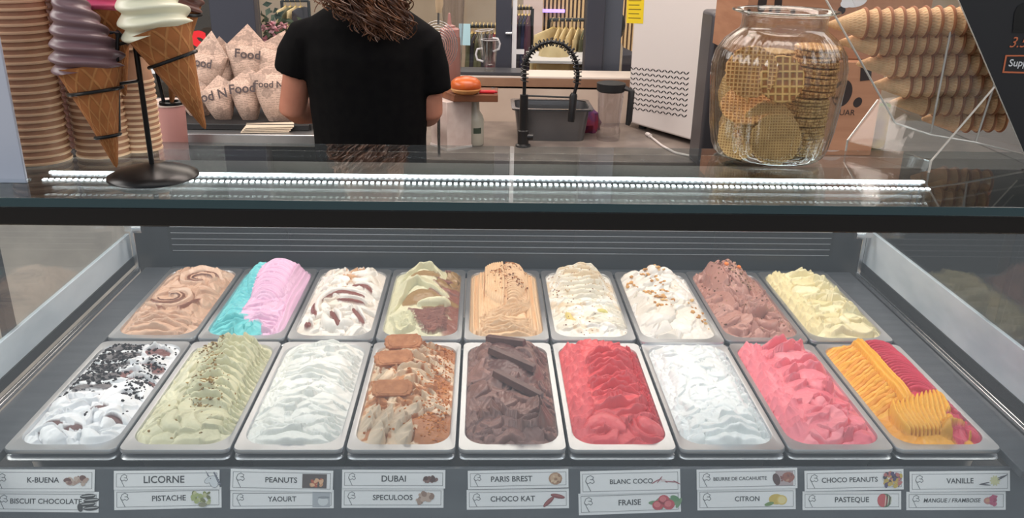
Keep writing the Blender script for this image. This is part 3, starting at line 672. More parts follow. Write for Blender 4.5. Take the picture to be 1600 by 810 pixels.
for k in range(9): g.stroke([(-.03 + k * .004, .10 - k * .010), (.0 + k * .003, .092 - k * .009), (.03, .10 - k * .009), (.052, .118 - k * .011)], .007, .006, ck, ramp=-.7)
g.build('ice_cream', 'pale green ice cream smeared with brown paste in the rear row', P_(3, 1))
# 4 ridged beige with nuts
g = G(24, c_(230, 192, 150), .024, .028, q=.45); g.mound(0, .24, .050, .13, .034, .45)
be = c_(232, 194, 152)
g.scallops(-.05, -.073, .02, .30, 3, w=.02, a=.002, col=be)
g.ropes([-.064, -.052, .052, .064], .009, .005, [be] * 4, 2, y1=.30)
for k in range(9): x = -.040 + k * .0045; g.stroke([(x, .315), (x + .001, .2), (x - .002, .11), (x - .004, .07)], .0034, .004, be, ends=(.06, .06))
for k in range(22): y = .315 - k * .0096; g.stroke([(.004, y + .002), (.020, y + .010), (.038, y + .002), (.048, y - .010)], .0060, .0042, be if k % 2 else c_(226, 187, 146))
for k in range(7): g.stroke([(-.055 + .004 * k, .05 + k * .006), (-.01, .055 + k * .007), (.03, .085 + k * .006), (.056, .10 + k * .005)], .0055, .006, be, ramp=-.7)
g.folds(0, .05, .008, .06, 6, sag=-.006, a=.006, col=be, ramp=-1.)
cr = g.scatter(300, lambda x, y: math.exp(-((x - .008 + .02 * math.sin(y * 60)) / .018) ** 2) * (1 if y > .17 else .12) * (y > .11))
g.build('ice_cream', 'beige praline ice cream piped in tall ridges in the rear row', P_(4, 1))
g.crumbs('hazelnut_crumbs', 'chopped hazelnuts scattered on the tall ridged beige ice cream', 'crumbs', cr, .0022, [c_(150, 88, 44), c_(186, 126, 70), c_(118, 66, 34)])
# 5 coconut
g = G(25, c_(242, 238, 228), .020, .028, q=.62); g.mound(0, .26, .058, .12, .030, .9)
g.curls(60, -.066, .066, .03, .32, w=.010, a=.005, ln=.04, ang=(-.3, .9), col=[c_(243, 239, 230), c_(236, 228, 210), c_(240, 232, 214)])
g.folds(0, .05, .15, .31, 9, sag=.014, a=.006, ramp=-1., col=c_(240, 232, 214), w=.012)
g.tint(c_(216, 178, 120), sstep(.35, .8, g.fbm(.02) + .5 * sstep(.2, .3, g.Y)), .5)
g.stroke([(-.045, .09), (-.04, .06), (-.03, .05)], .007, .002, c_(222, 200, 120)); g.stroke([(.02, .10), (.04, .088)], .007, .003, c_(214, 204, 120))
cr = g.scatter(330, lambda x, y: .25 + .75 * (y > .16))
g.build('ice_cream', 'white coconut ice cream peppered with tiny flakes in the rear row', P_(5, 1))
g.crumbs('coconut_flakes', 'brown and white flakes sprinkled on the tall white coconut ice cream', 'flakes', cr, .0017, [c_(150, 110, 84), c_(196, 160, 110), c_(120, 80, 70), c_(240, 230, 210), c_(214, 180, 120)])
# 6 peanut butter
g = G(26, c_(236, 230, 220), .020, .026, q=.62); g.mound(.0, .27, .05, .08, .012, .8)
wh = [c_(238, 232, 223), c_(232, 224, 212), c_(241, 236, 229)]
g.curls(50, -.068, .068, .10, .32, w=.012, a=.008, ln=.045, col=wh, ang=(.6, 2.2)); g.curls(20, -.06, .06, .02, .14, w=.020, a=.010, ln=.06, col=wh, ang=(.4, 2.0), bend=.6)
g.stroke([(-.01, .32), (.0, .29), (.012, .31)], .014, .010, wh[2]); g.stroke([(.02, .32), (.03, .29), (.04, .30)], .014, .008, wh[2])
cr = g.scatter(110, lambda x, y: (math.exp(-((x + .006) / .022) ** 2) * (y > .12) + .8 * math.exp(-((x - .06) / .012) ** 2) * (y < .16) * (y > .05) + .5 * math.exp(-((x + .06) / .01) ** 2) * (y > .2)))
c6 = P_(6, 1); c6.y -= .016; c6.z += .004
g.build('ice_cream', 'cream white ice cream with peanut pieces, pan set slightly forward in rear row', c6)
g.crumbs('peanut_pieces', 'golden peanut pieces on the cream white ice cream of the rear row', 'nuts', cr, .0048, [c_(206, 156, 96), c_(190, 138, 80), c_(222, 182, 126)])
# 7 cocoa pink with nuts
g = G(27, c_(184, 134, 121), .018, .026, q=.62); g.mound(-.008, .27, .048, .10, .048, .7)
co_ = [c_(186, 136, 123), c_(176, 125, 112), c_(194, 146, 133)]
g.curls(40, -.066, .066, .02, .31, w=.010, a=.008, ln=.04, col=co_, ridges=2)
g.stroke([(-.045, .31), (-.036, .25), (-.034, .17), (-.03, .12)], .014, .012, co_[0], ramp=.6)
for k in range(7): g.stroke([(-.03 + k * .006, .20 - k * .018), (-.005, .155 - k * .013), (.03, .155 - k * .010), (.058 - k * .002, .20 - k * .014)], .013, .014, co_[k % 3], ramp=-1.2, ridges=2, ra=.0004)
g.curls(10, -.045, .066, .012, .055, w=.010, a=.009, ln=.04, col=co_)
cr = g.scatter(380, lambda x, y: math.exp(-((x - .012) / .03) ** 2) * (y > .20) + .08)
g.build('ice_cream', 'cocoa pink ice cream heaped at the back with nuts in rear row', P_(7, 1)); g7 = g
g.crumbs('nut_crumbs', 'grey brown nut crumbs over the cocoa pink ice cream heap', 'crumbs', cr, .0024, [c_(128, 92, 70), c_(152, 116, 88), c_(98, 70, 54), c_(196, 160, 130)])
# 8 vanilla
g = G(28, c_(236, 224, 178), .024, .030, q=.62); va = [c_(238, 226, 182), c_(232, 217, 166), c_(240, 230, 190)]
g.scallops(-.040, -.073, .02, .31, 18, w=.011, a=.009, col=va[1], jit=.004)
g.folds(.016, .052, .02, .325, 15, sag=-.012, a=.009, jit=.006, col=va[0], cj=.05, ramp=-1.3, tilt=.1, w=.016)
g.curls(24, -.02, .068, .03, .32, w=.015, a=.007, ln=.045, col=va, ang=(-.5, .7))
g.build('ice_cream', 'pale yellow vanilla ice cream with smooth folds at rear right', P_(8, 1))
# ---- things laid on the ice cream
choc_m = noisy(mat('dark_chocolate', rgb(84, 54, 50), .4), rgb(98, 66, 60), 60)
bars = [((-.038, .318), (.03, .272), 'uppermost, nearest the rear'), ((-.034, .245), (.044, .19), 'middle one of three'), ((-.026, .175), (.052, .112), 'lowest, nearest the customer')]
for a, b_, w in bars:
    p0, p1 = g4.smooth_at(*a), g4.smooth_at(*b_); z = Vector((0, 0, .0035)); d = (p1 - p0); ln = d.length
    M = basis((p0 + p1) / 2 + z, d, Vector((0, 0, 1)).cross(d)); m = MB(); hw = .0078
    prof = [(-hw, -.005), (hw, -.005), (hw * .72, .0065), (-hw * .72, .0065)]
    m.loft([[M @ Vector((x, y * k, zz * (k if zz > 0 else 1))) for y, zz in prof] for x, k in ((-ln / 2, .86), (-ln / 2 + .003, 1), (ln / 2 - .003, 1), (ln / 2, .86))])
    for q in range(9): m.add([M @ Vector((-ln / 2 + .006 + q * (ln - .012) / 8 + e * .0006, s_ * .0052, .0066)) for e in (-1, 1) for s_ in (-1, 1)], [(0, 2, 3, 1)])
    tag(m.build('wafer_bar', choc_m, smooth=30, bevel=.0006), 'chocolate wafer bar on the brown ice cream, %s' % w, 'chocolate bar', 'wafer bars on the chocolate ice cream')
bis_m = noisy(mat('caramel_biscuit', rgb(190, 126, 80), .7), rgb(166, 102, 58), 90, bump=.4)
for (x, y), rz, tilt, w in (((-.022, .285), .12, .55, 'rearmost of three'), ((-.032, .212), .22, .5, 'middle one of three'), ((-.026, .122), .06, .6, 'front one of three, leaning')):
    p = g3.smooth_at(x, y, .014) + Vector((0, 0, .0025)); m = MB(); T = Matrix.Translation(p) @ Matrix.Rotation(rz, 4, 'Z') @ Matrix.Rotation(tilt, 4, 'X')
    def lp(k, z): return [T @ Vector((v.x * (1 + .025 * math.cos(i * PI / 1)), v.y * (1 + .05 * math.cos(i * PI)), z)) for i, v in enumerate(rrect(.068 * k, .030 * k, .012 * k, 6))]
    m.loft([lp(.96, -.004), lp(1, -.002), lp(1, .002), lp(.95, .004)])
    m.loft([lp(.80, .0040), lp(.78, .0048)], False, True)
    tag(m.build('speculoos_biscuit', bis_m, smooth=30), 'brown caramel biscuit on the crumb topped beige ice cream, %s' % w, 'biscuit', 'biscuits on the beige ice cream')
org = mat('orange_candy', rgb(238, 128, 44), .35)
for (x, y), w in (((-.012, .262), 'left one of the pair'), ((.016, .258), 'right one of the pair')):
    tag(MB().ball(g7.smooth_at(x, y, .006) + Vector((0, 0, .002)), (.0055, .005, .004), 9, 6, rot=Euler((.3, .4, x * 40))).build('candy_piece', org), 'bright orange candy on the nutty cocoa ice cream, %s' % w, 'candy', 'orange candies on the cocoa ice cream')
# ------------------------------------------------------------------ flavour cards on the slanted rail
paper = mat('card_paper', rgb(247, 249, 252), .6); ink = mat('card_ink', (.035, .038, .045), .7); inkg = mat('card_frame_ink', (.16, .17, .19), .7)
pic_m = vcol('printed_colours', .6, .3)
rail_n = Vector((0, LB.z - LT.z, -(LB.y - LT.y))); rail_n = Vector((0, -(LT.z - LB.z), (LT.y - LB.y))).normalized()
def on_rail(px, py):
    d = ray(px, py); t = (LT - CAM).dot(rail_n) / d.dot(rail_n); return CAM + d * t
R_ = lambda *a: [tuple(x) for x in a]
def disc(b, x, y, rx, ry, rot, col, z=0., n=14): 
    b.add([Vector((x + rx * math.cos(a) * math.cos(rot) - ry * math.sin(a) * math.sin(rot), y + rx * math.cos(a) * math.sin(rot) + ry * math.sin(a) * math.cos(rot), z)) for a in (2 * PI * i / n for i in range(n))], [tuple(range(n))], rgb(*col))
def picture(kind, w):
    """little printed food pictures built from flat colour patches; unit = card height"""
    b = MB(); r = random.Random(len(kind) * 13)
    def cl(n, cols, sx_=.5, sy_=.3, rr=(.1, .2)):
        for k in range(n): disc(b, r.uniform(-sx_, sx_), r.uniform(-sy_, sy_), r.uniform(*rr), r.uniform(*rr) * .75, r.uniform(0, 3), r.choice(cols), .0004 * k)
    if kind == 'bar': cl(16, [(150, 118, 112), (120, 86, 80), (186, 158, 146), (200, 180, 168)], .48, .16)
    elif kind == 'black': 
        for k in range(4): disc(b, -.05 + .18 * (k % 2), .3 - .2 * k, .4, .13, .1, (62, 62, 64), k * .0005); disc(b, -.05 + .18 * (k % 2), .32 - .2 * k, .36, .03, .1, (196, 198, 200), k * .0005 + .0003)
        disc(b, -.42, -.28, .14, .22, .2, (70, 70, 72), .003)
    elif kind == 'unicorn':
        disc(b, .12, -.12, .26, .36, .3, (120, 124, 134)); disc(b, .12, -.12, .235, .335, .3, (226, 232, 238), .0004); disc(b, -.10, .0, .34, .17, .5, (120, 124, 134), .0002); disc(b, -.10, .0, .315, .145, .5, (226, 232, 238), .0006)
        b.add([Vector((-.22, .18, .001)), Vector((-.10, .16, .001)), Vector((-.34, .52, .001))], [(0, 1, 2)], rgb(130, 132, 146))
        for k in range(7): disc(b, .16 + .05 * k, .34 - .1 * k, .10, .045, 1.9 - .2 * k, (118, 122, 136), .0012 + .0001 * k)
        disc(b, -.06, .06, .03, .035, 0, (50, 52, 60), .0015)
    elif kind == 'pistachio': cl(26, [(178, 190, 128), (150, 160, 96), (204, 206, 160), (128, 134, 88)], .42, .26, (.08, .16)); disc(b, .08, -.34, .22, .12, 0, (150, 150, 124), .02)
    elif kind == 'peanuts':
        b.add([Vector((-w, -.36, 0)), Vector((w, -.36, 0)), Vector((w, .36, 0)), Vector((-w, .36, 0))], [(0, 1, 2, 3)], rgb(96, 86, 84)); 
        for k in range(14): disc(b, r.uniform(-.35, .75) * w, r.uniform(-.26, .1), .12, .08, r.uniform(0, 3), r.choice([(214, 160, 120), (236, 190, 150), (190, 96, 70)]), .0004 + .0003 * k)
    elif kind == 'yoghurt':
        b.add([Vector((-w, -.46, 0)), Vector((w, -.46, 0)), Vector((w, .46, 0)), Vector((-w, .46, 0))], [(0, 1, 2, 3)], rgb(182, 188, 196)); disc(b, .1, -.12, .3, .26, 0, (220, 226, 230), .0005); disc(b, .14, .1, .34, .07, 0, (150, 156, 164), .001)
    elif kind == 'chocolate': cl(18, [(116, 84, 78), (140, 106, 98), (92, 66, 62)], .5, .16, (.12, .22))
    elif kind == 'biscuit': cl(16, [(176, 150, 136), (156, 128, 114), (198, 174, 160)], .42, .22, (.14, .22))
    elif kind == 'ring': disc(b, 0, 0, .40, .36, 0, (186, 146, 116)); disc(b, 0, .02, .31, .27, 0, (212, 178, 146), .0004); cl(10, [(230, 202, 170), (166, 122, 92)], .26, .22, (.05, .1)); disc(b, .02, -.03, .10, .08, 0, (170, 128, 100), .01)
    elif kind == 'sticks':
        for x, y, a in ((-.32, -.18, .75), (.22, .14, -.22)): disc(b, x, y, .44, .13, a, (134, 66, 66)); disc(b, x, y + .03, .40, .06, a, (168, 96, 94), .0005)
    elif kind == 'coconut':
        for x, y, a, l in ((-.7, -.02, .5, .34), (-.4, .1, .9, .3), (-.1, .02, -.5, .3), (.4, -.06, -.1, .5), (.8, -.12, -.5, .28)): disc(b, x, y, l, .045, a, (170, 112, 120)); 
        disc(b, -.15, .04, .2, .09, 0, (228, 214, 216), .0006)
    elif kind == 'strawberry':
        for k in range(7): disc(b, -.5 + .22 * k, -.04 + .1 * math.sin(k * 2), .3, .11, k * .7, (120, 156, 118), .0001 * k)
        for x, y, rr in ((-.30, -.18, .30), (.28, -.16, .32), (.02, .10, .30)): disc(b, x, y, rr, rr * .85, 0, (204, 84, 96), .001); disc(b, x - .04, y + .04, rr * .6, rr * .5, 0, (226, 124, 130), .0016)
        disc(b, .62, .16, .26, .14, -.4, (104, 150, 108), .002)
    elif kind == 'almond':
        b.add([Vector((-w, -.4, 0)), Vector((w, -.4, 0)), Vector((w, .4, 0)), Vector((-w, .4, 0))], [(0, 1, 2, 3)], rgb(190, 174, 178)); disc(b, -.45, -.05, .2, .34, .3, (96, 74, 74), .0005); disc(b, .22, .06, .36, .28, 0, (168, 110, 98), .0008); cl(8, [(196, 150, 128), (146, 96, 90)], .5, .2, (.06, .12))
    elif kind == 'lemon': disc(b, -.1, -.02, .40, .28, 0, (216, 190, 96)); disc(b, .2, -.06, .28, .26, 0, (232, 206, 120), .0005); disc(b, .2, -.06, .21, .19, 0, (240, 224, 160), .001); disc(b, -.48, -.26, .26, .10, .25, (122, 154, 96), .0014)
    elif kind == 'candies': cl(42, [(92, 84, 120), (206, 180, 92), (150, 96, 130), (76, 74, 84), (196, 120, 120), (224, 190, 110)], .48, .34, (.10, .16))
    elif kind == 'melon':
        disc(b, 0, 0, .44, .42, 0, (86, 116, 84)); disc(b, -.12, 0, .32, .40, 0, (210, 96, 100), .0005)
        for k in range(5): disc(b, .06 + .085 * k, 0, .026, .38 - .03 * k, -.1, (226, 226, 210) if k % 2 == 0 else (120, 90, 84), .001)
    elif kind == 'vanilla':
        for k in range(5): disc(b, .12, .02, .34, .09, k * .63, (222, 222, 176), .0002 * k)
        for x, y, a, l in ((-.55, -.14, .2, .34), (-.5, -.22, -.1, .36), (.6, .22, .5, .38), (.56, .26, .3, .3)): disc(b, x, y, l, .04, a, (92, 92, 100), .002)
    elif kind == 'fruits': disc(b, -.36, 0, .32, .24, 0, (208, 140, 132)); disc(b, -.36, .03, .2, .12, .2, (226, 172, 140), .0005); cl(16, [(198, 92, 126), (214, 120, 150), (180, 76, 110)], .16, .3, (.1, .18)); 
    return b
CARDS = [  # (TL, TR, BL), text, text centre/width as card fractions, picture, picture centre, picture scale (fraction of card height), look
    ((-12, 733.5), (148.5, 733.9), (-12, 768), 'K-BUENA', .50, .31, 'bar', .82, .9, 'top card at far left'),
    ((-10, 767.5), (154.5, 769), (-10, 800), 'BISCUIT CHOCOLATE', .50, .68, 'black', .905, .95, 'lower card at far left'),
    ((178, 736), (343, 734.5), (179, 765.5), 'LICORNE', .475, .385, 'unicorn', .925, .95, 'second column, upper card'),
    ((177.5, 765.4), (345, 761.5), (180, 797.5), 'PISTACHE', .51, .315, 'pistachio', .81, .95, 'second column, lower card'),
    ((360.5, 732.6), (520.5, 735.8), (360.5, 766), 'PEANUTS', .495, .31, 'peanuts', .82, .92, 'third column, upper card'),
    ((360, 767), (521.5, 766), (360, 795.7), 'YAOURT', .50, .275, 'yoghurt', .88, .95, 'third column, lower card'),
    ((535, 734), (696, 734.6), (534.5, 763), 'DUBAI', .50, .235, 'chocolate', .85, .75, 'fourth column, upper card'),
    ((534, 763), (693, 763), (534, 794), 'SPECULOOS', .50, .39, 'biscuit', .82, .9, 'fourth column, lower card'),
    ((730.5, 736), (887.5, 733), (731.5, 765), 'PARIS BREST', .435, .41, 'ring', .87, .92, 'centre column, upper card'),
    ((729, 766), (888.5, 763.6), (729.5, 797), 'CHOCO KAT', .45, .435, 'sticks', .855, .85, 'centre column, lower card'),
    ((906, 736.8), (1062, 733), (907, 773), 'BLANC COCO', .51, .43, 'coconut', .85, .62, 'sixth column, upper card'),
    ((904, 772), (1063.4, 766.5), (904, 805.7), 'FRAISE', .50, .22, 'strawberry', .83, .88, 'sixth column, lower card'),
    ((1088.5, 734), (1245.5, 731), (1088, 766), 'BEURRE DE CACAHUETE', .43, .53, 'almond', .87, .88, 'seventh column, upper card'),
    ((1089, 765), (1242.5, 763), (1090, 798), 'CITRON', .505, .25, 'lemon', .82, .9, 'seventh column, lower card'),
    ((1257, 736), (1411.5, 733), (1256, 768), 'CHOCO PEANUTS', .455, .565, 'candies', .89, .9, 'eighth column, upper card'),
    ((1254.5, 768.4), (1408.5, 767.6), (1253, 797.5), 'PASTEQUE', .50, .345, 'melon', .83, .9, 'eighth column, lower card'),
    ((1421, 737), (1577.5, 735.5), (1420, 769), 'VANILLE', .50, .27, 'vanilla', .83, .8, 'last column, upper card'),
    ((1418, 769), (1573, 768.5), (1414, 797.5), 'MANGUE / FRAMBOISE', .46, .57, 'fruits', .875, .8, 'last column, lower card')]
for n, (tl, tr, bl, txt, tcx, tw, pic, pcx, pk_, where) in enumerate(CARDS):
    up_ = n % 2 == 0
    A, B_, D = on_rail(*tl), on_rail(*tr), on_rail(*bl)
    w = (B_ - A).length; h = (D - A).length; c = (B_ + D) / 2 + rail_n * (.0016 if up_ else .0006)
    T = basis(c, B_ - A, A - D)
    t = thing('flavour_card', 'white flavour card reading %s, %s' % (txt, where), 'label card', c, 'flavour cards in front of the pans')
    loc = Matrix.Translation(-c) @ T
    m = MB(); m.add([loc @ Vector((x * w / 2, y * h / 2, z)) for z in (-.0004, 0) for x, y in ((-1, -1), (1, -1), (1, 1), (-1, 1))], [(3, 2, 1, 0), (4, 5, 6, 7), (0, 1, 5, 4), (1, 2, 6, 5), (2, 3, 7, 6), (3, 0, 4, 7)])
    m.build('card', paper, t, world=False, smooth=0)
    fr = MB(); e = .0006; hw, hh = w / 2 - .0035, h / 2 - .0045
    for x0, y0, x1, y1 in ((-hw, hh, hw, hh + e), (-hw, -hh - e, hw, -hh), (-hw, -hh, -hw + e, hh), (hw - e, -hh, hw, hh)):
        fr.add([loc @ Vector((x, y, .0002)) for x, y in ((x0, y0), (x1, y0), (x1, y1), (x0, y1))], [(0, 1, 2, 3)])
    fr.build('printed_frame', inkg, t, world=False, smooth=0)
    text_obj('lettering', txt, w * tw, ink, t, loc @ Matrix.Translation(((tcx - .5) * w, .0008, .0003)), maxh=h * .43, bold=.012, italic=.2 if n == 17 else 0)
    lg = MB(); s_ = h * .33   # cone logo: a curl over a slim cone
    pts = [Vector((-.55, .25, 0)), Vector((-.35, .75, 0)), Vector((.1, .95, 0)), Vector((.5, .7, 0)), Vector((.35, .4, 0)), Vector((.05, .42, 0)), Vector((.45, .38, 0)), Vector((.6, .1, 0)), Vector((.35, -.12, 0)), Vector((.05, .05, 0)), Vector((-.2, -.1, 0)), Vector((-.5, .05, 0)), Vector((-.55, .25, 0)), Vector((-.2, -.5, 0)), Vector((.1, -1.1, 0))]
    for a, b_ in zip(pts, pts[1:]):
        d = (b_ - a).normalized(); q = Vector((-d.y, d.x, 0)) * .045; a2 = a - d * .03
        lg.add([loc @ (Vector(((.095 - .5) * w, 0, .0002)) + v * s_) for v in (a2 - q, b_ - q, b_ + q, a2 + q)], [(0, 1, 2, 3)])
    lg.build('cone_logo', inkg, t, world=False, smooth=0)
    pm = picture(pic, .62 if pic == 'peanuts' else .5); k = h * pk_
    kk = MB(); kk.v = [loc @ (Vector(((pcx - .5) * w, 0, .0003)) + Vector((v.x * k, v.y * k, v.z * .05))) for v in pm.v]; kk.f = pm.f; kk.c = pm.c
    kk.build('printed_picture', pic_m, t, world=False, smooth=0, vc=True)
# ------------------------------------------------------------------ on the glass top: sign panel, cup stacks
kraft = noisy(mat('kraft_cup', rgb(172, 128, 98), .55), rgb(160, 116, 88), 50); kraft_rim = mat('kraft_cup_rim', rgb(212, 176, 142), .45)
gap_shade_brown = mat('gap_shade_brown', rgb(96, 52, 38), .5)
TOP = GZ + .0002
bx = AZ(41, 287, TOP)
sp_ = thing('sign_panel', 'plain bluish white panel standing upright at the left end of the glass top', 'panel', (bx.x - .10, bx.y + .004, TOP))
MB().box((bx.x - .10, bx.y + .004, TOP + .15), (.20, .005, .30)).build('panel_sheet', mat('panel_white', rgb(200, 206, 222), .35), sp_, bevel=.001)
MB().box((bx.x - .10, bx.y + .004, TOP + .003), (.204, .012, .006)).build('panel_foot', clear('foot_acrylic', (.95, .97, .98)), sp_)
def cup_stack(x, y, n, rt, pitch, h, label, rb_=None, m=kraft, group=None, z0=TOP):
    """paper cups nested upside down; every cup is its own thing"""
    src = None; rbm = rb_ or rt * .72
    for k in range(n):
        z = z0 + k * pitch
        lab = '%s, %s' % (label, 'lowest of all' if k == 0 else 'topmost' if k == n - 1 else '%s from the bottom' % ordinal(k + 1))
        if src is None:
            src = thing('paper_cup', lab, 'cup', (x, y, z), group); o = src
            MB().lathe([(rt * .985, .004), (rbm, h), (rbm * .96, h), (rbm * .94, h - .004), (0.0005, h - .004)], 40, cap0=False, cap1=False).build('cup_wall', m, o, world=False)
            MB().lathe([(rt * .97, .0), (rt * 1.015, .0004), (rt * 1.03, .002), (rt * 1.015, .0040), (rt * .975, .0044), (rt * .97, .0)], 40, cap0=False, cap1=False).build('rolled_rim', kraft_rim if m is kraft else m, o, world=False)
        else:
            o = copy_tree(src); o.location = (x + rnd.uniform(-.0006, .0006), y, z); o['label'] = lab
ORD = ['zeroth', 'first', 'second', 'third', 'fourth', 'fifth', 'sixth', 'seventh', 'eighth', 'ninth', 'tenth', 'eleventh', 'twelfth', 'thirteenth', 'fourteenth', 'fifteenth', 'sixteenth', 'seventeenth', 'eighteenth', 'nineteenth']
def ordinal(k):
    if k < 20: return ORD[k]
    t = {2: 'twenty', 3: 'thirty', 4: 'forty'}[k // 10]
    return (t[:-1] + 'ieth') if k % 10 == 0 else t + '-' + ORD[k % 10]
p = AZ(110, 250, TOP); cup_stack(p.x - .0435, p.y, 27, .0425, .0103, .065, 'large kraft cup, leftmost stack', group='kraft cups, leftmost stack')
p = AZ(200, 243, TOP); cup_stack(p.x - .040, p.y + .012, 27, .039, .0100, .062, 'kraft cup, stack behind the lilac cone', group='kraft cups, middle stack')
p = AZ(254, 233, TOP); x3, y3 = p.x - .031, min(p.y, 1.335); cup_stack(x3, y3, 13, .0300, .0088, .050, 'small kraft cup, short stack behind the stand', group='small kraft cups, short stack')
o = thing('paper_cup', 'larger kraft paper cup set upside down on top of the short stack', 'cup', (x3, y3, TOP + 12 * .0088 + .0505))
MB().lathe([(.033, .002), (.026, .058), (.025, .058), (.0245, .055), (.0005, .055)], 36, cap0=False, cap1=False).build('cup_wall', kraft, o, world=False)
MB().lathe([(.032, 0), (.0338, .001), (.0338, .003), (.032, .004), (.032, 0)], 36, cap0=False, cap1=False).build('rolled_rim', kraft_rim, o, world=False)
p = AY(120, 130, 1.345); cup_stack(p.x, 1.338, 27, .024, .0100, .05, 'dark brown cup standing in for shade between kraft stacks', m=gap_shade_brown, group='dark brown cups standing in for shade')  # added stack, its dark brown imitates the shaded gap between the cups

# ------------------------------------------------------------------ cone display stand with four dummy soft serve cones
iron = mat('black_iron', (.010, .010, .011), .3, .4)
cone_m = waffle('cone_waffle', rgb(168, 106, 62), rgb(188, 130, 80), 11, 9, 1.0, .09)
sb = AZ(240, 277, TOP); sx0, sy0 = sb.x, sb.y
stand = thing('cone_stand', 'black wire cone display stand with round base on the glass top', 'stand', (sx0, sy0, TOP))
MB().lathe([(.0005, 0), (.058, 0), (.061, .0015), (.060, .004), (.048, .010), (.028, .0155), (.010, .019), (.0005, .0195)], 48, Matrix.Translation((sx0, sy0, TOP))).build('stand_base', iron, stand, smooth=50)
def zt(px, py, y): return AY(px, py, y)
pole_top = zt(207, 58, sy0); pl = MB(); pl.tube([(sx0, sy0, TOP + .018), (sx0, sy0, pole_top.z - .012), (sx0 - .003, sy0 - .003, pole_top.z - .003), (sx0 - .012, sy0 - .008, pole_top.z), zt(183, 51, sy0 - .02)], .0036, 10); pl.build('pole', iron, stand)
yl = sy0 - .028     # the lilac cone hangs nearer the customer
a = MB(); a.tube([zt(172, 51, yl), zt(184, 51, yl), zt(183, 90, yl), zt(186, 205, yl)], .0026, 8); a.tube([zt(186, 131, yl), (sx0, sy0, zt(216, 126, sy0).z)], .0022, 8)
a.build('hanger_rod', iron, stand)
def ring(c, r, parent, tilt=(0, 0)):
    b = MB(); R = Euler((tilt[0], tilt[1], 0)).to_matrix()
    b.tube([Vector(c) + R @ Vector((r * math.cos(t), r * math.sin(t), 0)) for t in (2 * PI * i / 32 for i in range(32))], .0024, 8, closed=True)
    return b.build('holder_ring', iron, parent)
def soft_cone(name, label, tip, rim, col, r_rim, mhgt, turns, twist, lean=(0, 0, 0), lobes=7, over=1.12):
    """wafer cone from tip to rim with a lobed, twisting swirl of soft serve above it"""
    tip, rim = Vector(tip), Vector(rim); ax = (rim - tip).normalized(); L_ = (rim - tip).length; A = align(tip, rim)
    o = thing(name, label, 'ice cream cone', tip)
    cb = MB(); cb.lathe([(.0006, 0), (.003, .004), (r_rim * .5, L_ * .5), (r_rim, L_ - .002), (r_rim * 1.02, L_), (r_rim * .9, L_)], 40, A, uv=True, cap1=True); cb.build('wafer_cone', cone_m, o)
    loops = []; K = 90; n = 64
    for k in range(K + 1):
        t = k / K; rr = r_rim * over * ((1 - t) ** .62) * (.86 + .14 * min(1, t * 9)) + .0012; z = L_ - .006 + mhgt * t
        loops.append([A @ Vector(((rr * (1 + .115 * math.cos(lobes * th_ + twist * t) * (1 - .4 * t)) * math.cos(th_) + lean[0] * t * t), (rr * (1 + .115 * math.cos(lobes * th_ + twist * t) * (1 - .4 * t)) * math.sin(th_) + lean[1] * t * t), z)) for th_ in (2 * PI * i / n for i in range(n))])
    MB().loft(loops).build('soft_serve', mat('soft_' + name + col[0], rgb(*col[1]), .38, 0, .45), o, smooth=60)
    return o, A, L_
tp, rm = zt(182, 262, yl - .012), zt(139, 103, yl - .002)
def ring_on(tip, rim, f, r_rim, parent):
    c = Vector(tip).lerp(Vector(rim), f); d = (Vector(rim) - Vector(tip)).normalized(); q = Vector((0, 0, 1)).rotation_difference(d); b = MB(); r = r_rim * f + .0028
    b.tube([c + q @ Vector((r * math.cos(t), r * math.sin(t), 0)) for t in (2 * PI * i / 32 for i in range(32))], .0024, 8, closed=True); b.build('holder_ring', iron, parent)
# the cone tips clear the glass and the axes lean outward
soft_cone('soft_serve_cone', 'dummy cone with lilac brown soft serve on the left of the stand', tp, rm, ('l', (118, 92, 98)), .0395, .115, 1, 42, lean=(-.006, 0, 0), lobes=3)
ring_on(tp, rm, .76, .0395, stand); ring_on(tp, rm, .32, .0395, stand)
yw = sy0 - .012; tw_, rw = zt(321, 202, yw), zt(247, 44, yw)
soft_cone('soft_serve_cone', 'dummy cone with cream white soft serve on the right of the stand', tw_, rw, ('w', (226, 224, 200)), .0415, .11, 1, 34, lobes=3)
ring_on(tw_, rw, .70, .0415, stand)
MB().tube([(sx0, sy0, zt(213, 84, sy0).z), zt(232, 90, yw + .005)], .0024, 8).build('ring_arm', iron, stand)
yb = sy0 + .045; t3, r3 = zt(196, 150, yb), zt(158, 12, yb)
soft_cone('soft_serve_cone', 'dummy cone with hot pink soft serve at the back left of the stand', t3, r3, ('p', (222, 92, 132)), .040, .10, 1, 36, lobes=3); ring_on(t3, r3, .6, .040, stand)
MB().tube([(sx0 - .004, sy0, pole_top.z - .002), t3.lerp(r3, .6) + Vector((.022, 0, 0))], .0024, 8).build('ring_arm', iron, stand)
t4, r4 = zt(268, 162, yb), zt(281, 5, yb)
soft_cone('soft_serve_cone', 'dummy cone with chocolate soft serve at the back right of the stand', t4, r4, ('c', (112, 74, 66)), .027, .08, 1, 34, lobes=3); ring_on(t4, r4, .93, .027, stand)
a = MB(); a.tube([(sx0 + .002, sy0 + .003, zt(214, 60, sy0).z), zt(241, 70, yb), zt(243, 105, yb), zt(256, 160, yb)], .0026, 8); a.build('hanger_rod', iron, stand)
c4 = zt(268, 163, yb); MB().lathe([(.010, 0), (.0165, .0002), (.0165, .0040), (.010, .0042), (.010, 0)], 28, Matrix.Translation(c4), cap0=False, cap1=False).build('holder_ring', iron, stand)
MB().tube([c4 + Vector((-.016, 0, .002)), zt(256, 160, yb)], .0024, 8).build('ring_arm', iron, stand)
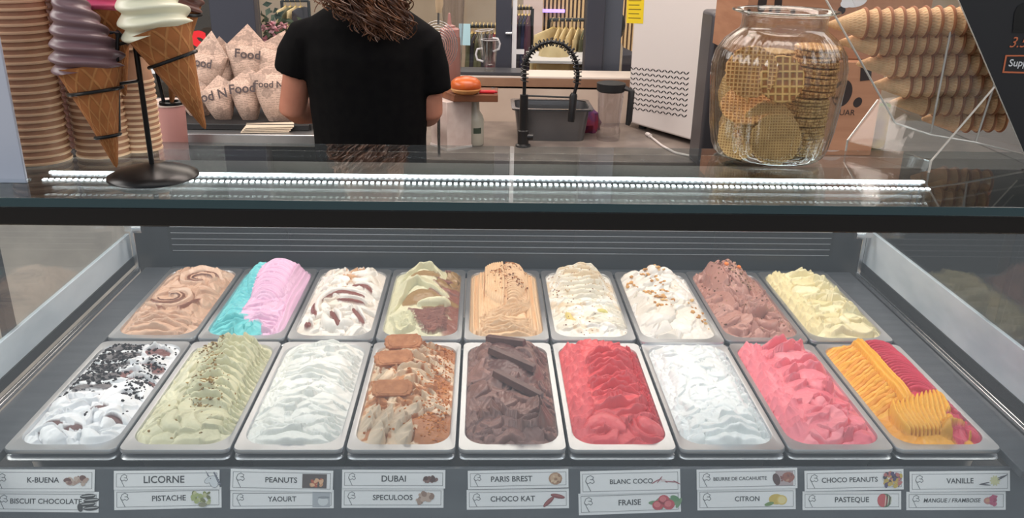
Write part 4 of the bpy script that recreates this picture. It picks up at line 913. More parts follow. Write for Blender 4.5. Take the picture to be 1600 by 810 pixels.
MB().tube([zt(290, 8, yb), zt(281, 34, yb + .03), zt(243, 72, yb)], .0022, 8).build('ring_arm', iron, stand)

# ------------------------------------------------------------------ ribbed glass jar full of waffle discs
JX, JY = AY(1204, 200, 1.328).x, 1.328
jar = thing('glass_jar', 'large ribbed clear glass jar holding waffle discs on the glass top', 'jar', (JX, JY, TOP))
jg = clear('jar_glass', (.985, .99, .985), 1.5, .02, 1.0, .10)
def rib(a, z): return 1 + .016 * math.cos(40 * a) * min(1, max(0, (z - .012) / .03)) * min(1, max(0, (.196 - z) / .03))
PJ = [(.060, .0015), (.078, .002), (.086, .008), (.091, .020), (.0955, .05), (.099, .09), (.1015, .125), (.1015, .145), (.097, .165), (.086, .183), (.073, .194), (.066, .199), (.064, .205), (.064, .217), (.066, .221), (.073, .2235), (.078, .2250)]
PI_ = [(r - .0035, max(z + (.004 if z < .05 else -.0006), .006)) for r, z in PJ]
MB().lathe(PJ + [(.0795, .2268), (.078, .2284), (.072, .2272)] + PI_[::-1][2:] , 160, Matrix.Translation((JX, JY, TOP)), mod=rib, cap0=True, cap1=True).build('jar_body', jg, jar, smooth=60)
MB().tube([(JX + .0785 * math.cos(t), JY + .0785 * math.sin(t), TOP + .2268) for t in (2 * PI * i / 64 for i in range(64))], .0016, 8, closed=True).build('jar_lip', clear('jar_lip_glass', (.9, .95, .93), 1.6, .02, 2.2), jar)
MB().lathe([(.0004, .0012), (.076, .0012), (.083, .006), (.080, .010), (.07, .0075), (.0004, .0075)], 64, Matrix.Translation((JX, JY, TOP))).build('jar_bottom', clear('jar_foot_glass', (.88, .94, .92), 1.55, .02, 1.6), jar)
wc = waffle('waffle_disc_coarse', rgb(158, 98, 50), rgb(236, 190, 120), 90, 90, 0, .16, False, .9)
wf = waffle('waffle_disc_fine', rgb(170, 114, 66), rgb(226, 176, 116), 165, 165, 0, .2, False, .8)
wo = waffle('waffle_disc_dense', rgb(158, 116, 72), rgb(206, 168, 112), 240, 240, 0, .25, False, .6)
def disc_geo(r, th, m, seed):
    rr = random.Random(seed); ph = [rr.uniform(0, 6) for _ in range(4)]
    b = MB(); f = lambda a, z: 1 + .018 * math.sin(9 * a + ph[0]) + .014 * math.sin(23 * a + ph[1]) + .012 * math.sin(41 * a + ph[2])
    b.lathe([(r * .96, -th / 2), (r, -th * .2), (r, th * .2), (r * .96, th / 2)], 72, mod=f)
    o = b.build('waffle_disc', m, None, smooth=35); return o.data, o
DG = {}
def wdisc(loc, rot, r, m, label, group=None, th=.0042):
    k = (round(r, 4), m.name)
    if k not in DG:
        me, o = disc_geo(r, th, m, len(DG)); DG[k] = me
    else:
        o = bpy.data.objects.new('waffle_disc', DG[k]); COL.objects.link(o)
    o.location = loc; o.rotation_euler = rot
    return tag(o, label, 'waffle', group)
def jp(px, py, dy): return AY(px, py, JY + dy)
up90 = PI / 2
wdisc(jp(1222, 124, -.062), (up90 - .28, .0, .10), .0355, wc, 'coarse gridded waffle disc facing out at the upper middle of the jar')
wdisc(jp(1174, 112, -.056), (up90 - .30, 0, -.22), .0385, wf, 'fine gridded waffle disc facing out at the upper left of the jar')
wdisc(jp(1165, 165, -.040), (up90 - .9, 0, -.25), .0375, wf, 'tilted waffle disc under the upper left one in the jar')
wdisc(jp(1156, 214, -.052), (up90 - .14, 0, -.5), .0340, wo, 'waffle disc standing at the lower left of the jar')
wdisc(jp(1212, 218, -.069), (up90 - .12, 0, .05), .0400, wo, 'front waffle disc standing at the lower middle of the jar')
wdisc(jp(1200, 200, -.062), (up90 - .14, 0, -.02), .0410, wo, 'waffle disc just behind the lower middle one in the jar')
wdisc(jp(1146, 150, -.004), (up90, 0, -1.2), .0385, wo, 'waffle disc turned edge on along the left wall of the jar')
wdisc(jp(1154, 200, .03), (up90, 0, -.9), .0385, wo, 'waffle disc leaning far back on the left side of the jar')
def wstack(px, dy, z0, n, r, m, where, tilt=0., pitch=.0047):
    for k in range(n):
        p = jp(px, 150, dy); z = TOP + z0 + k * pitch
        wdisc((p.x + rnd.uniform(-.0012, .0012), p.y + rnd.uniform(-.001, .001), z + .004), (rnd.uniform(-.03, .03) + tilt, rnd.uniform(-.03, .03), rnd.uniform(0, 6)), r, m, 'waffle disc in the %s, %s' % (where, 'bottom one' if k == 0 else 'top one' if k == n - 1 else '%s up' % ordinal(k + 1)), 'waffle discs, ' + where)
wstack(1262, -.028, .010, 19, .0330, wo, 'lower right stack in the jar'); wstack(1268, -.026, .102, 15, .0345, wf, 'upper right stack in the jar', -.05, .0050)
wstack(1172, -.032, .010, 12, .0290, wf, 'low stack in the middle of the jar', .05)
wstack(1196, .045, .010, 32, .0385, wo, 'tall stack at the rear of the jar'); 

# ------------------------------------------------------------------ clear acrylic rack with nested wafer cones, black menu board
acr = clear('acrylic', (.97, .975, .975), 1.38, .01, .8); acr_e = mat('acrylic_edge', rgb(214, 206, 196), .15, 0, .8)
ry = 1.30
rack = thing('cone_rack', 'clear acrylic rack holding rows of wafer cones at the right end', 'rack', AZ(1450, 270, TOP) + Vector((.06, .03, 0)))
def sheet(name, pts, th=.004, n=None, edges=()):
    """flat acrylic sheet through coplanar points, with polished bright edges"""
    pts = [Vector(p) for p in pts]; nr = n or (pts[1] - pts[0]).cross(pts[2] - pts[0]).normalized(); k = len(pts)
    b = MB(); b.add(pts + [p + nr * th for p in pts], [tuple(range(k - 1, -1, -1)), tuple(range(k, 2 * k))] + [(i, (i + 1) % k, k + (i + 1) % k, k + i) for i in range(k)])
    o = b.build(name, acr, rack, smooth=0)
    for i, j in edges:
        e = MB(); e.tube([pts[i] + nr * th / 2, pts[j] + nr * th / 2], .0016, 6); e.build('polished_edge', acr_e, o)
    return o
fa, fb = AZ(1450, 270, TOP), AZ(1320, 236, TOP); fb.y = min(fb.y, 1.365)
za, zb_ = Vector((0, 0, .019)), Vector((0, 0, .019))
g1 = AY(1553, 135, fa.y + .03); g2 = AY(1371, 155, fb.y + .03)
sheet('foot_sheet', [fa, fb, fb + zb_, fa + za], edges=((0, 3), (1, 2)))
sheet('slanted_sheet', [fa + za, fb + zb_, g2, g1], edges=((0, 3), (1, 2)))
sheet('front_plate', [AY(1289, -2, ry), AY(1398, 192, ry), AY(1452, 210, ry), AY(1522, 222, ry), AY(1620, 246, ry), AY(1620, -2, ry)], edges=((0, 1), (1, 2), (2, 3), (3, 4)))
sheet('divider', [AY(1487, 28, ry + .003), AY(1452, 209, ry + .003), AY(1452, 209, ry + .13), AY(1487, 28, ry + .13)], edges=((0, 1),))
sheet('divider', [AY(1552, 130, ry + .003), AY(1522, 222, ry + .003), AY(1522, 222, ry + .13), AY(1552, 130, ry + .13)], edges=((0, 1),))
sheet('back_plate', [AY(1330, -2, ry + .15), AY(1420, 185, ry + .15), AY(1620, 235, ry + .15), AY(1620, -2, ry + .15)])
wcm = waffle('wafer_cone_fine', rgb(238, 186, 138), rgb(244, 200, 152), 26, 16, 1.0, .22, True, .5)
wcr = mat('wafer_rim_shade', rgb(168, 108, 72), .7)  # rim colour darkened to paint in the shaded arcs of nested cones
cg = MB(); cg.lathe([(.0010, 0), (.0035, .002), (.0125, .026), (.0225, .0535), (.0238, .0545), (.0238, .0565), (.0205, .0565), (.006, .02)], 32, uv=True, cap1=True)
src = thing('wafer_cone', 'x', 'wafer cone')
cg.build('cone_wall', wcm, src, world=False, smooth=50)
MB().lathe([(.0215, .0525), (.0242, .0535), (.0246, .0555), (.0236, .0572), (.0210, .0570), (.0215, .0525)], 32, cap0=False, cap1=False).build('cone_rim', wcr, src, world=False)
used = False
# each row: tip pixel at the left, height of its axis; rows are stacked and lean on each other
tips = [(1292, 38), (1310, 66), (1338, 100), (1362, 132), (1390, 160), (1440, 186)]
axis = Vector((1, -.10, .05)).normalized(); q = Vector((0, 0, 1)).rotation_difference(axis)
names_ = ['top row', 'second row', 'third row', 'fourth row', 'fifth row', 'lowest row']
for ri, (px, py) in enumerate(tips):
    t0 = AY(px, py, ry + .036 + ri * .011)
    n = (12, 12, 11, 10, 8, 5)[ri]
    for k in range(n):
        if not used: o = src; used = True
        else: o = copy_tree(src)
        o.location = t0 + axis * (k * .0182); o.rotation_euler = (q @ Matrix.Rotation(rnd.uniform(0, 6), 3, 'Z').to_quaternion()).to_euler()
        tag(o, 'wafer cone in the %s of the acrylic rack, %s' % (names_[ri], 'left end one' if k == 0 else '%s from the left' % ordinal(k + 1)), 'wafer cone', 'wafer cones in the rack')
board = thing('menu_board', 'black menu board with cup drawing and orange price at the right edge', 'sign', AZ(1640, 300, TOP))
by_ = 1.272; P5 = [AY(1497, -4, by_), AY(1601, 240, by_), AY(1690, 262, by_), AY(1690, -4, by_)]
b = MB(); nr = Vector((0, 1, 0)); b.add([p for p in P5] + [p + nr * .004 for p in P5], [(0, 1, 2, 3), (7, 6, 5, 4), (1, 0, 4, 5), (2, 1, 5, 6), (3, 2, 6, 7), (0, 3, 7, 4)]); b.build('board_sheet', mat('board_black', (.016, .016, .019), .42), board, smooth=0)
MB().tube([P5[0] + Vector((.001, .002, 0)), P5[1] + Vector((.001, .002, 0))], .002, 6).build('board_edge', acr_e, board)
lo_ = Vector(parent_loc(board)); ax_, ay_ = RT, None
def bp_(px, py, dz=.0008): return AY(px, py, by_ - dz)
def bpoly(b, pix, col=None, dz=.0008): 
    b.add([bp_(x, y, dz) for x, y in pix], [tuple(range(len(pix)))], col); return b
pkb = vcol('board_print', .5)
b = MB(); bpoly(b, [(1585, 20), (1590, 10), (1600, 4), (1640, 4), (1650, 20)], rgb(178, 180, 182), .0008); bpoly(b, [(1585, 20), (1582, 51), (1648, 53), (1650, 20)], rgb(206, 212, 222), .0010)
for y in (31, 43): bpoly(b, [(1584.5, y), (1584, y + 2.5), (1649, y + 2.5), (1649, y)], rgb(168, 96, 150), .0014)
b.build('printed_cup', pkb, board, smooth=0)
oi = mat('orange_print', rgb(204, 112, 74), .5); wi = mat('white_print', rgb(226, 228, 232), .5)
rx_ = (bp_(1620, 66) - bp_(1580, 66)).normalized()
text_obj('price', '3.5', .024, oi, board, Matrix.Translation(-lo_) @ basis(bp_(1593, 66, .001), rx_, Vector((0, 0, 1))), italic=.28)
b = MB(); f4 = [(1571, 86), (1566, 114), (1650, 116), (1652, 86)]; f5 = [(1573.5, 88.3), (1569, 111.5), (1648, 113.5), (1650, 88.3)]
b.add([bp_(x, y) for x, y in f4] + [bp_(x, y) for x, y in f5], [(0, 1, 5, 4), (1, 2, 6, 5), (2, 3, 7, 6), (3, 0, 4, 7)]); b.build('printed_box', oi, board, smooth=0)
text_obj('lettering', 'Supp', .0285, wi, board, Matrix.Translation(-lo_) @ basis(bp_(1591, 100, .001), rx_, Vector((0, 0, 1))), bold=.012, italic=.05)
# ------------------------------------------------------------------ behind the case: counters
grey_steel = noisy(mat('counter_steel', (.55, .55, .56), .3, .9), (.45, .45, .46), 12, stretch=(1, 14, 1))
beige_wall = noisy(mat('splash_beige', rgb(206, 188, 172), .5), rgb(190, 170, 154), 4)
wood = noisy(mat('board_wood', rgb(132, 84, 56), .45), rgb(104, 62, 40), 8, stretch=(1, 14, 1)); palewood = noisy(mat('ledge_wood', rgb(150, 116, 92), .5), rgb(128, 94, 72), 6, stretch=(1, 10, 1))
white_lac = mat('white_lacquer', rgb(222, 214, 210), .35)
LZ, RZ = 1.0, .945
t = thing('steel_counter', 'stainless steel counter on the left under the newsprint bags', 'counter', (-1.1, 3.05, 0))
MB().box((-1.1, 3.06, LZ - .02), (1.3, .62, .04)).build('worktop', grey_steel, t, bevel=.003); MB().box((-1.1, 3.10, .48), (1.26, .5, .96)).build('cabinet', blackm, t)
MB().box((-1.42, 2.62, .46), (.66, .24, .92)).build('low_cabinet', grey_steel, t, bevel=.003)
t = thing('sink_counter', 'greyish stone counter along the back with the black spring tap', 'counter', (.6, 2.95, 0))
MB().box((.60, 2.966, RZ - .02), (1.9, .596, .04)).build('worktop', noisy(mat('counter_stone', rgb(138, 126, 118), .3), rgb(112, 102, 96), 14), t, bevel=.003); MB().box((.6, 3.0, .45), (1.86, .5, .9)).build('cabinet', white_lac, t)
o = thing('splash_wall', 'low beige wall behind the sink carrying a wooden ledge', 'wall', (.35, 3.3, 0))
MB().box((.35, 3.30, .54), (1.5, .06, 1.08)).build('wall_panel', beige_wall, o); MB().box((.35, 3.352, 1.092), (1.52, .164, .042)).build('ledge', palewood, o, bevel=.002); MB().box((.35, 3.354, 1.1165), (1.53, .168, .006)).build('ledge_top', mat('ledge_white', rgb(226, 212, 200), .4), o)
o = thing('side_counter', 'grey counter block on the right carrying the brown cartons', 'counter', (1.1, 2.3, 0))
MB().box((1.19, 2.30, 1.085), (1.00, .66, .03)).build('worktop', grey_steel, o, bevel=.002); MB().box((1.20, 2.32, .53), (.96, .6, 1.06)).build('cabinet', blackm, o)

# ------------------------------------------------------------------ storefront glazing and the shop beyond
frame_m = mat('window_frame', rgb(62, 64, 74), .4, .2); frame2 = mat('window_frame_light', rgb(80, 86, 98), .4, .2)
pane_m = clear('window_glass', (.93, .95, .95), 1.45)
def post(nm, x0, x1, m=frame_m, y=3.5, d=.09): o = MB().box(((x0 + x1) / 2, y + d / 2, 1.15), (x1 - x0, d, 2.3)).build(nm, m, None, bevel=.004); o['kind'] = 'structure'; return o
w1 = post('window_1', -1.134, -.957); MB().box((-1.9, 3.55, 1.15), (1.53, .008, 2.3)).build('pane', clear('window_glass_grey', (.42, .45, .48), 1.5), w1, smooth=0)
w2 = post('window_2', -.002, .061); MB().box((-.48, 3.55, 1.15), (.95, .008, 2.3)).build('pane', pane_m, w2, smooth=0)
d1 = post('door_1', .362, .436); MB().box((.224, 3.55, 1.15), (.276, .008, 2.3)).build('pane', pane_m, d1, smooth=0); MB().box((.4735, 3.56, 1.15), (.075, .06, 2.3)).build('door_stile', frame2, d1, bevel=.003)
MB().box((.0735, 3.535, 1.15), (.018, .05, 2.3)).build('door_edge', mat('door_edge_white', rgb(214, 214, 216), .35), d1); h_ = MB(); h_.tube([AY(790, 52, 3.49), AY(800, 52, 3.49)], .006, 8); h_.build('door_handle', steel_b, d1)
w3 = post('window_3', .96, 1.06); MB().box((.74, 3.55, 1.15), (.44, .008, 2.3)).build('pane', pane_m, w3, smooth=0)
for n_, c, d, m in (('wall_back', (0, 9.0, 1.4), (13.8, .1, 2.8), noisy(mat('shop_wall', rgb(214, 192, 168), .7), rgb(196, 172, 148), 2)), ('wall_left', (-6.9, 1.1, 1.4), (.1, 15.9, 2.8), mat('hall_wall', rgb(196, 186, 178), .7)), ('wall_right', (6.9, 1.1, 1.4), (.1, 15.9, 2.8), mat('hall_wall', rgb(196, 186, 178), .7))):
    MB().box(c, d).build(n_, m, None, smooth=0)['kind'] = 'structure'
red = mat('sign_red', rgb(226, 36, 44), .4); wht = mat('sign_white', rgb(226, 226, 228), .5)
s_ = thing('window_lettering', 'red and white shop lettering on the grey window behind the cone stand', 'sign', AY(250, 70, 3.49))
X_, Z_ = Vector((1, 0, 0)), Vector((0, 0, 1))
def put_text(nm, body, px, py, Y, wpx, m, parent, maxpx=None, bold=.02, ext=0):
    k = AY(px + 50, py, Y).x - AY(px - 50, py, Y).x
    return text_obj(nm, body, wpx * k / 100, m, parent, Matrix.Translation(-parent_loc(parent)) @ basis(AY(px, py, Y), X_, Z_), maxh=maxpx * k / 100 if maxpx else None, bold=bold)
put_text('letter', 'S', 311, 70, 3.485, 27, red, s_, bold=.05); put_text('letter', 'N', 190, 68, 3.485, 27, red, s_, bold=.05)
MB().box(AY(285, 105, 3.495), (.30, .002, .055)).build('white_band', wht, s_, smooth=0)
put_text('letter', 'F', 302, 101, 3.487, 10, red, s_, bold=.04); put_text('letter', 'C', 238, 98, 3.487, 9, red, s_, bold=.04)
# slatted wall and neon bar
Ys = 6.4
sw_ = thing('slat_wall', 'wall of vertical wooden slats with a violet neon bar inside the shop', 'wall panel', (AY(870, 60, Ys).x, Ys, 0))
xa, xb = AY(838, 30, Ys).x, AY(1000, 30, Ys).x
MB().box(((xa + xb) / 2, Ys + .04, 1.1), (xb - xa, .02, 2.2)).build('backing', mat('slat_backing', rgb(112, 84, 66), .7), sw_)
b = MB(); n = 26
for k in range(n): b.box((xa + (k + .5) * (xb - xa) / n, Ys, 1.1), ((xb - xa) / n * .52, .04, 2.2))
b.build('slats', mat('slat_wood', rgb(206, 172, 128), .6), sw_)
MB().box(AY(864, 17, Ys - .04), (.17, .02, .022)).build('neon_bar', mat('neon_violet', rgb(176, 150, 240), .4, emis=rgb(170, 140, 250), es=1.6), sw_)
lilac = mat('lilac_wall', rgb(206, 184, 180), .6)
o = MB().box((AY(832, 30, 6.3).x, 6.3, 1.1), (.14, .06, 2.2)).build('trim_1', lilac, None, smooth=0); o['kind'] = 'structure'
# clothes rail
cream = noisy(mat('cream_cloth', rgb(216, 194, 150), .85), rgb(196, 172, 128), 12); dark_cl = mat('dark_cloth', rgb(46, 44, 54), .9); olive = mat('olive_cloth', rgb(92, 90, 66), .9); wine = mat('wine_cloth', rgb(104, 30, 44), .9); navy = mat('navy_cloth', rgb(40, 44, 74), .9); plum = mat('plum_cloth', rgb(84, 52, 70), .9)
hang_w = mat('hanger_wood', rgb(214, 184, 120), .5)
def rail(px0, px1, py, Y, label):
    a, b_ = AY(px0, py, Y), AY(px1, py, Y); o = thing('clothes_rail', label, 'clothes rail', ((a.x + b_.x) / 2, Y, 0)); m = MB()
    m.tube([a, b_], .010, 8); m.build('rail_bar', blackm, o)
    for x in (a.x, b_.x): MB().tube([(x, Y, a.z), (x, Y, .0)], .010, 8).build('rail_post', blackm, o)
    return a, b_
def garment(x, Y, z, w, l, m, label, yaw=0., group=None, sleeves=True):
    """shirt on a wooden hanger: sloping shoulders, sleeves, soft folds"""
    o = thing('hanging_shirt', label, 'clothing', (x, Y, z), group, (0, 0, yaw)); h = MB()
    h.tube([(0, 0, .0), (.012, 0, .012), (0, 0, .024), (-.012, 0, .012), (0, 0, -.012), (0, 0, -.03)], .0025, 6); h.tube([(-w * .42, 0, -.075), (0, 0, -.03), (w * .42, 0, -.075)], .007, 6)
    h.build('hanger', hang_w, o, world=False)
    b = MB(); loops = []; n = 28
    for t in (0, .04, .1, .3, .55, .8, 1.):
        z_ = -.035 - t * l; ww = w * (.16 + .34 * min(1, t / .1)) * (1 + .10 * t); loops.append([Vector((ww * math.cos(a), (.007 + .005 * min(1, t * 3) + .003 * math.sin(7 * a) * t) * math.sin(a), z_)) for a in (2 * PI * i / n for i in range(n))])
    b.loft(loops); b.build('shirt_body', m, o, world=False)
    if sleeves:
        for s in (-1, 1): MB().tube([(s * w * .40, 0, -.08), (s * w * .52, 0, -.2), (s * w * .55, .005, -.42)], [.013, .014, .012], 10).build('sleeve', m, o, world=False)
    return o
a, b_ = rail(858, 925, 31, 4.9, 'black clothes rail with cream shirts seen through the glass door'); R_Y = 4.9
cols = [cream, cream, cream, cream, cream, olive, dark_cl]
for k in range(7):
    w_ = ['first from the left', 'second from the left', 'third from the left', 'fourth from the left', 'fifth from the left', 'olive one', 'dark one at the right end'][k]
    garment(a.x + .022 + k * .036, R_Y, a.z - .012, .36, .30 if k else .22, cols[k], '%s shirt on the black rail in the shop, %s' % ('cream' if k < 5 else 'olive' if k == 5 else 'dark', w_), yaw=1.35 + rnd.uniform(-.05, .05) if k else .9, group='shirts on the black rail')
# long cream dress on a stand
c = AY(866, 70, 4.55); o = thing('dress_stand', 'long cream dress on a stand below the clothes rail', 'dress', (c.x, 4.55, 0)); b = MB(); loops = []
for z, r in ((0.35, .125), (.6, .11), (c.z - .12, .085), (c.z - .04, .075), (c.z, .05)): loops.append([Vector((c.x + r * (1 + .07 * math.sin(9 * q)) * math.cos(q), 4.55 + r * .7 * (1 + .07 * math.sin(9 * q)) * math.sin(q), z)) for q in (2 * PI * i / 48 for i in range(48))])
b.loft(loops).build('dress', cream, o); MB().lathe([(.0005, 0), (.14, 0), (.14, .02), (.015, .03), (.012, .36)], 20, Matrix.Translation((c.x, 4.55, 0))).build('stand_base', blackm, o)
MB().box((c.x + .03, 4.553, AY(870, 90, 4.55).z), (.34, .36, .015)).build('display_shelf', mat('shelf_grey', rgb(200, 196, 196), .4), None, bevel=.002); tag(bpy.data.objects['display_shelf'], 'pale grey shelf board around the cream dress', 'shelf')
for k in range(5):
    x = AY(806 + k * 5.2, 25, 5.3).x; garment(x, 5.3, AY(812, 14, 5.3).z, .30, .26, [navy, plum, dark_cl, navy, plum][k], '%s shirt hanging just right of the white door edge, %s' % (['navy', 'plum', 'black', 'navy', 'plum'][k], ['first', 'second', 'third', 'fourth', 'last'][k]), yaw=1.4, group='dark shirts beside the door edge')
rail(800, 832, 13, 5.3, 'short black clothes rail of dark shirts by the white door edge')
for k in range(7):
    x = AY(738 + k * 6, 60, 5.0).x; garment(x, 5.0, AY(745, 42, 5.0).z, .30, .24, [olive, dark_cl, olive, olive, dark_cl, wine, wine][k], '%s shirt on the rail behind the tall brown bottle, %s' % (['olive', 'black', 'olive', 'olive', 'black', 'wine red', 'wine red'][k], ORD[k + 1]), yaw=1.4, group='shirts left of the door')
rail(730, 780, 41, 5.0, 'black clothes rail of olive and wine shirts left of the door')
p = AY(811, 81, 3.54); tag(MB().box((p.x, 3.543, p.z), (.043, .002, .020)).build('door_notice', wht, None), 'small white notice stuck low on the glass door', 'notice')
p = AY(726, 54, 3.54); tag(MB().box((p.x, 3.540, p.z), (.046, .002, .085)).build('blue_notice', mat('notice_blue', rgb(172, 208, 216), .5), None), 'pale blue paper notice stuck on the window beside the brown bottle', 'notice')
c = AY(960, 62, 3.9); b = MB(); hw = .038
b.prism([(-hw, .001 - c.z)] + [(hw, .001 - c.z)] + [(hw * math.cos(q), hw * 1.0 * math.sin(q) - hw) for q in (PI * i / 12 for i in range(13))], .02, basis((c.x, 3.9, c.z), X_, Z_)); tag(b.build('arched_board', mat('arch_beige', rgb(206, 186, 164), .6), None), 'beige arch topped board standing behind the right window', 'board')
c = AY(958, 40, 4.6); o = thing('mannequin', 'black mannequin bust behind the right window', 'mannequin', (c.x, 4.6, 0)); MB().ball((c.x, 4.6, c.z), (.065, .07, .085), 20, 14).build('head', blackm, o); b = MB(); b.lathe([(.0005, 0), (.12, 0), (.12, .02), (.02, .04), (.02, c.z - .5), (.10, c.z - .42), (.14, c.z - .2), (.13, c.z - .14), (.035, c.z - .10), (.03, c.z - .05)], 24, Matrix.Translation((c.x, 4.6, 0))); b.build('bust', dark_cl, o)
# flowering plant behind the window
leafm = noisy(mat('leaf_green', rgb(78, 98, 72), .6), rgb(52, 74, 56), 20); pinkm = noisy(mat('petal_pink', rgb(214, 132, 148), .6), rgb(232, 184, 190), 30)
c = AY(430, 65, 4.2); pl_ = thing('flower_bush', 'potted bush of pink flowers behind the window left of the person', 'plant', (c.x, 4.2, 0)); b = MB(); r = random.Random(5)
for k in range(200):
    p = Vector((c.x + r.gauss(0, .055), 4.2 + r.gauss(0, .05), c.z + r.gauss(0, .085))); R = Euler((r.uniform(0, 6), r.uniform(0, 6), r.uniform(0, 6))).to_matrix(); b.add([p + R @ Vector(v) for v in ((-.004, -.022, 0), (.012, 0, .003), (0, .028, 0), (-.014, .002, .003))], [(0, 1, 2, 3)])
b.build('leaves', leafm, pl_, smooth=0)['kind'] = 'stuff'
for k, (px, py) in enumerate(((410, 45), (425, 40), (412, 62), (432, 60), (420, 75), (436, 84), (412, 85), (428, 47), (442, 40), (440, 70))):
    q = AY(px, py, 4.10); b = MB()
    for j in range(14):
        R = Euler((r.uniform(-.9, .9), r.uniform(-.9, .9), j * .9)).to_matrix(); b.ball(q + R @ Vector((.014, 0, .002)), (.014, .008, .003), 8, 4, rot=R)
    b.build('blossom', pinkm, pl_)
MB().tube([(c.x, 4.2, .3), (c.x + .01, 4.2, c.z - .12)], .012, 8).build('stem', leafm, pl_); MB().lathe([(.0005, 0), (.10, 0), (.13, .3), (.12, .3), (.0005, .28)], 24, Matrix.Translation((c.x, 4.2, 0))).build('pot', blackm, pl_)
for k in range(4):
    garment(AY(446 + k * 8, 10, 5.6).x, 5.6, AY(455, 2, 5.6).z, .3, .14, [cream, olive, cream, dark_cl][k], '%s shirt hanging above the pink flower bush, %s' % (['cream', 'olive', 'cream', 'black'][k], ORD[k + 1]), yaw=1.4, group='shirts above the flowers', sleeves=False)
rail(440, 482, 1, 5.6, 'black clothes rail above the pink flower bush')

# ------------------------------------------------------------------ objects on the left counter
newsp = mat('newsprint', rgb(206, 176, 158), .75); N, L, b0 = nodes(newsp)
tc = N.new('ShaderNodeTexCoord'); sx = N.new('ShaderNodeSeparateXYZ'); L.new(tc.outputs['Object'], sx.inputs[0])
wv = N.new('ShaderNodeTexWave'); wv.bands_direction = 'Z'; wv.inputs['Scale'].default_value = 55; wv.inputs['Distortion'].default_value = 1.2; wv.inputs['Detail'].default_value = 3
n1 = N.new('ShaderNodeTexNoise'); n1.inputs['Scale'].default_value = 20; n2 = N.new('ShaderNodeTexNoise'); n2.inputs['Scale'].default_value = 170
for t_ in (wv, n1, n2): L.new(tc.outputs['Object'], t_.inputs['Vector'])
def mth(op, a, b=None):
    n = N.new('ShaderNodeMath'); n.operation = op; n.use_clamp = True
    for i, v in enumerate((a, b)):
        if v is None: continue
        if isinstance(v, (int, float)): n.inputs[i].default_value = v
        else: L.new(v, n.inputs[i])
    return n.outputs[0]
ln_ = mth('MULTIPLY', mth('GREATER_THAN', wv.outputs['Fac'], .55), mth('GREATER_THAN', n2.outputs[0], .47)); blk = mth('MULTIPLY', mth('GREATER_THAN', n1.outputs[0], .53), .8)
mx = N.new('ShaderNodeMix'); mx.data_type = 'RGBA'; L.new(mth('MAXIMUM', mth('MULTIPLY', ln_, .45), mth('MULTIPLY', blk, mth('ADD', mth('MULTIPLY', n2.outputs[0], 1.0), 0))), mx.inputs[0]); mx.inputs[6].default_value = (*rgb(206, 176, 158), 1); mx.inputs[7].default_value = (*rgb(84, 66, 60), 1); L.new(mx.outputs[2], b0.inputs['Base Color'])
inkb = mat('newsprint_ink', rgb(84, 72, 72), .8)
ty = 3.0; tl = AY(290, 193, ty); trx = AY(500, 193, ty)
o = thing('black_tray', 'black tray under the pile of newsprint bags', 'tray', ((tl.x + trx.x) / 2, 3.02, LZ)); MB().box(((tl.x + trx.x) / 2, 3.02, LZ + .008), (trx.x - tl.x, .40, .014)).build('tray_bottom', blackm, o, bevel=.003)
for s in (-1, 1): MB().box(((tl.x + trx.x) / 2 + s * (trx.x - tl.x) / 2, 3.02, LZ + .012), (.012, .40, .022)).build('tray_side', blackm, o, bevel=.003)
MB().box(((tl.x + trx.x) / 2, 2.815, LZ + .011), (trx.x - tl.x, .012, .02)).build('tray_lip', blackm, o, bevel=.003)
def bag(px, py, Y, hpx, wpx, lean, text, label, peak=.28, tilt=.15, yaw=0.):
    """folded paper cone bag: pouch widening upward, its back sheet rising to a point"""
    base = AY(px, py, Y); k = AY(px + 50, py, Y).x - AY(px - 50, py, Y).x; h = hpx * k / 100 * 1.02; w = wpx * k / 100
    o = thing('paper_bag', label, 'paper bag', base, 'newsprint bags on the tray', (-tilt, lean, yaw)); b = MB(); loops = []; n = 24
    for t in (0, .15, .4, .7, 1.):
        ww = w * (.18 + .32 * t ** .8); dd = .014 + .034 * math.sin(PI * min(t, .8)) * .9
        loops.append([Vector((ww * math.cos(a), -dd * math.sin(a) - .004, h * (1 - peak) * t + (h * peak * max(0, 1 - abs(math.cos(a)) * 1.15) if (t == 1 and math.sin(a) < 0) else 0))) for a in (2 * PI * i / n for i in range(n))])
    b.loft(loops, True, False); ob = b.build('bag_body', newsp, o, world=False, smooth=50); s = ob.modifiers.new('paper', 'SOLIDIFY'); s.thickness = .0012
    fl = MB(); z1 = h * (1 - peak); px_ = rnd.uniform(-.14, .14) * w; fl.add([Vector(v) for v in ((-w * .49, .010, z1 * .8), (w * .49, .010, z1 * .8), (w * .5, .012, z1 * .96), (px_, .03, h * 1.12), (-w * .5, .012, z1 * .96))], [(0, 1, 2, 3, 4)]); s2 = fl.build('back_flap', newsp, o, world=False, smooth=0).modifiers.new('paper', 'SOLIDIFY'); s2.thickness = .0012
    if text: text_obj('printed_title', text, w * .72, inkb, o, basis((0, -.046, h * (1 - peak) * .80), (1, 0, 0), (0, .10, 1)), maxh=.032, bold=.02)
    return o
bag(322, 150, 3.12, 88, 66, .10, 'Food', 'newsprint bag at the rear left of the pile, nearest the cream cone', yaw=-.3)
bag(350, 140, 3.15, 72, 56, -.05, '', 'newsprint bag second from left in the rear row of the pile')
bag(386, 135, 3.13, 84, 70, .12, 'Food', 'newsprint bag in the middle of the rear row, tallest point', yaw=.2)
bag(418, 138, 3.14, 82, 62, .25, '', 'newsprint bag at the right of the rear row, leaning right')
bag(318, 190, 2.98, 70, 50, -.35, '', 'newsprint bag lowest at the left front of the pile', yaw=-.2)
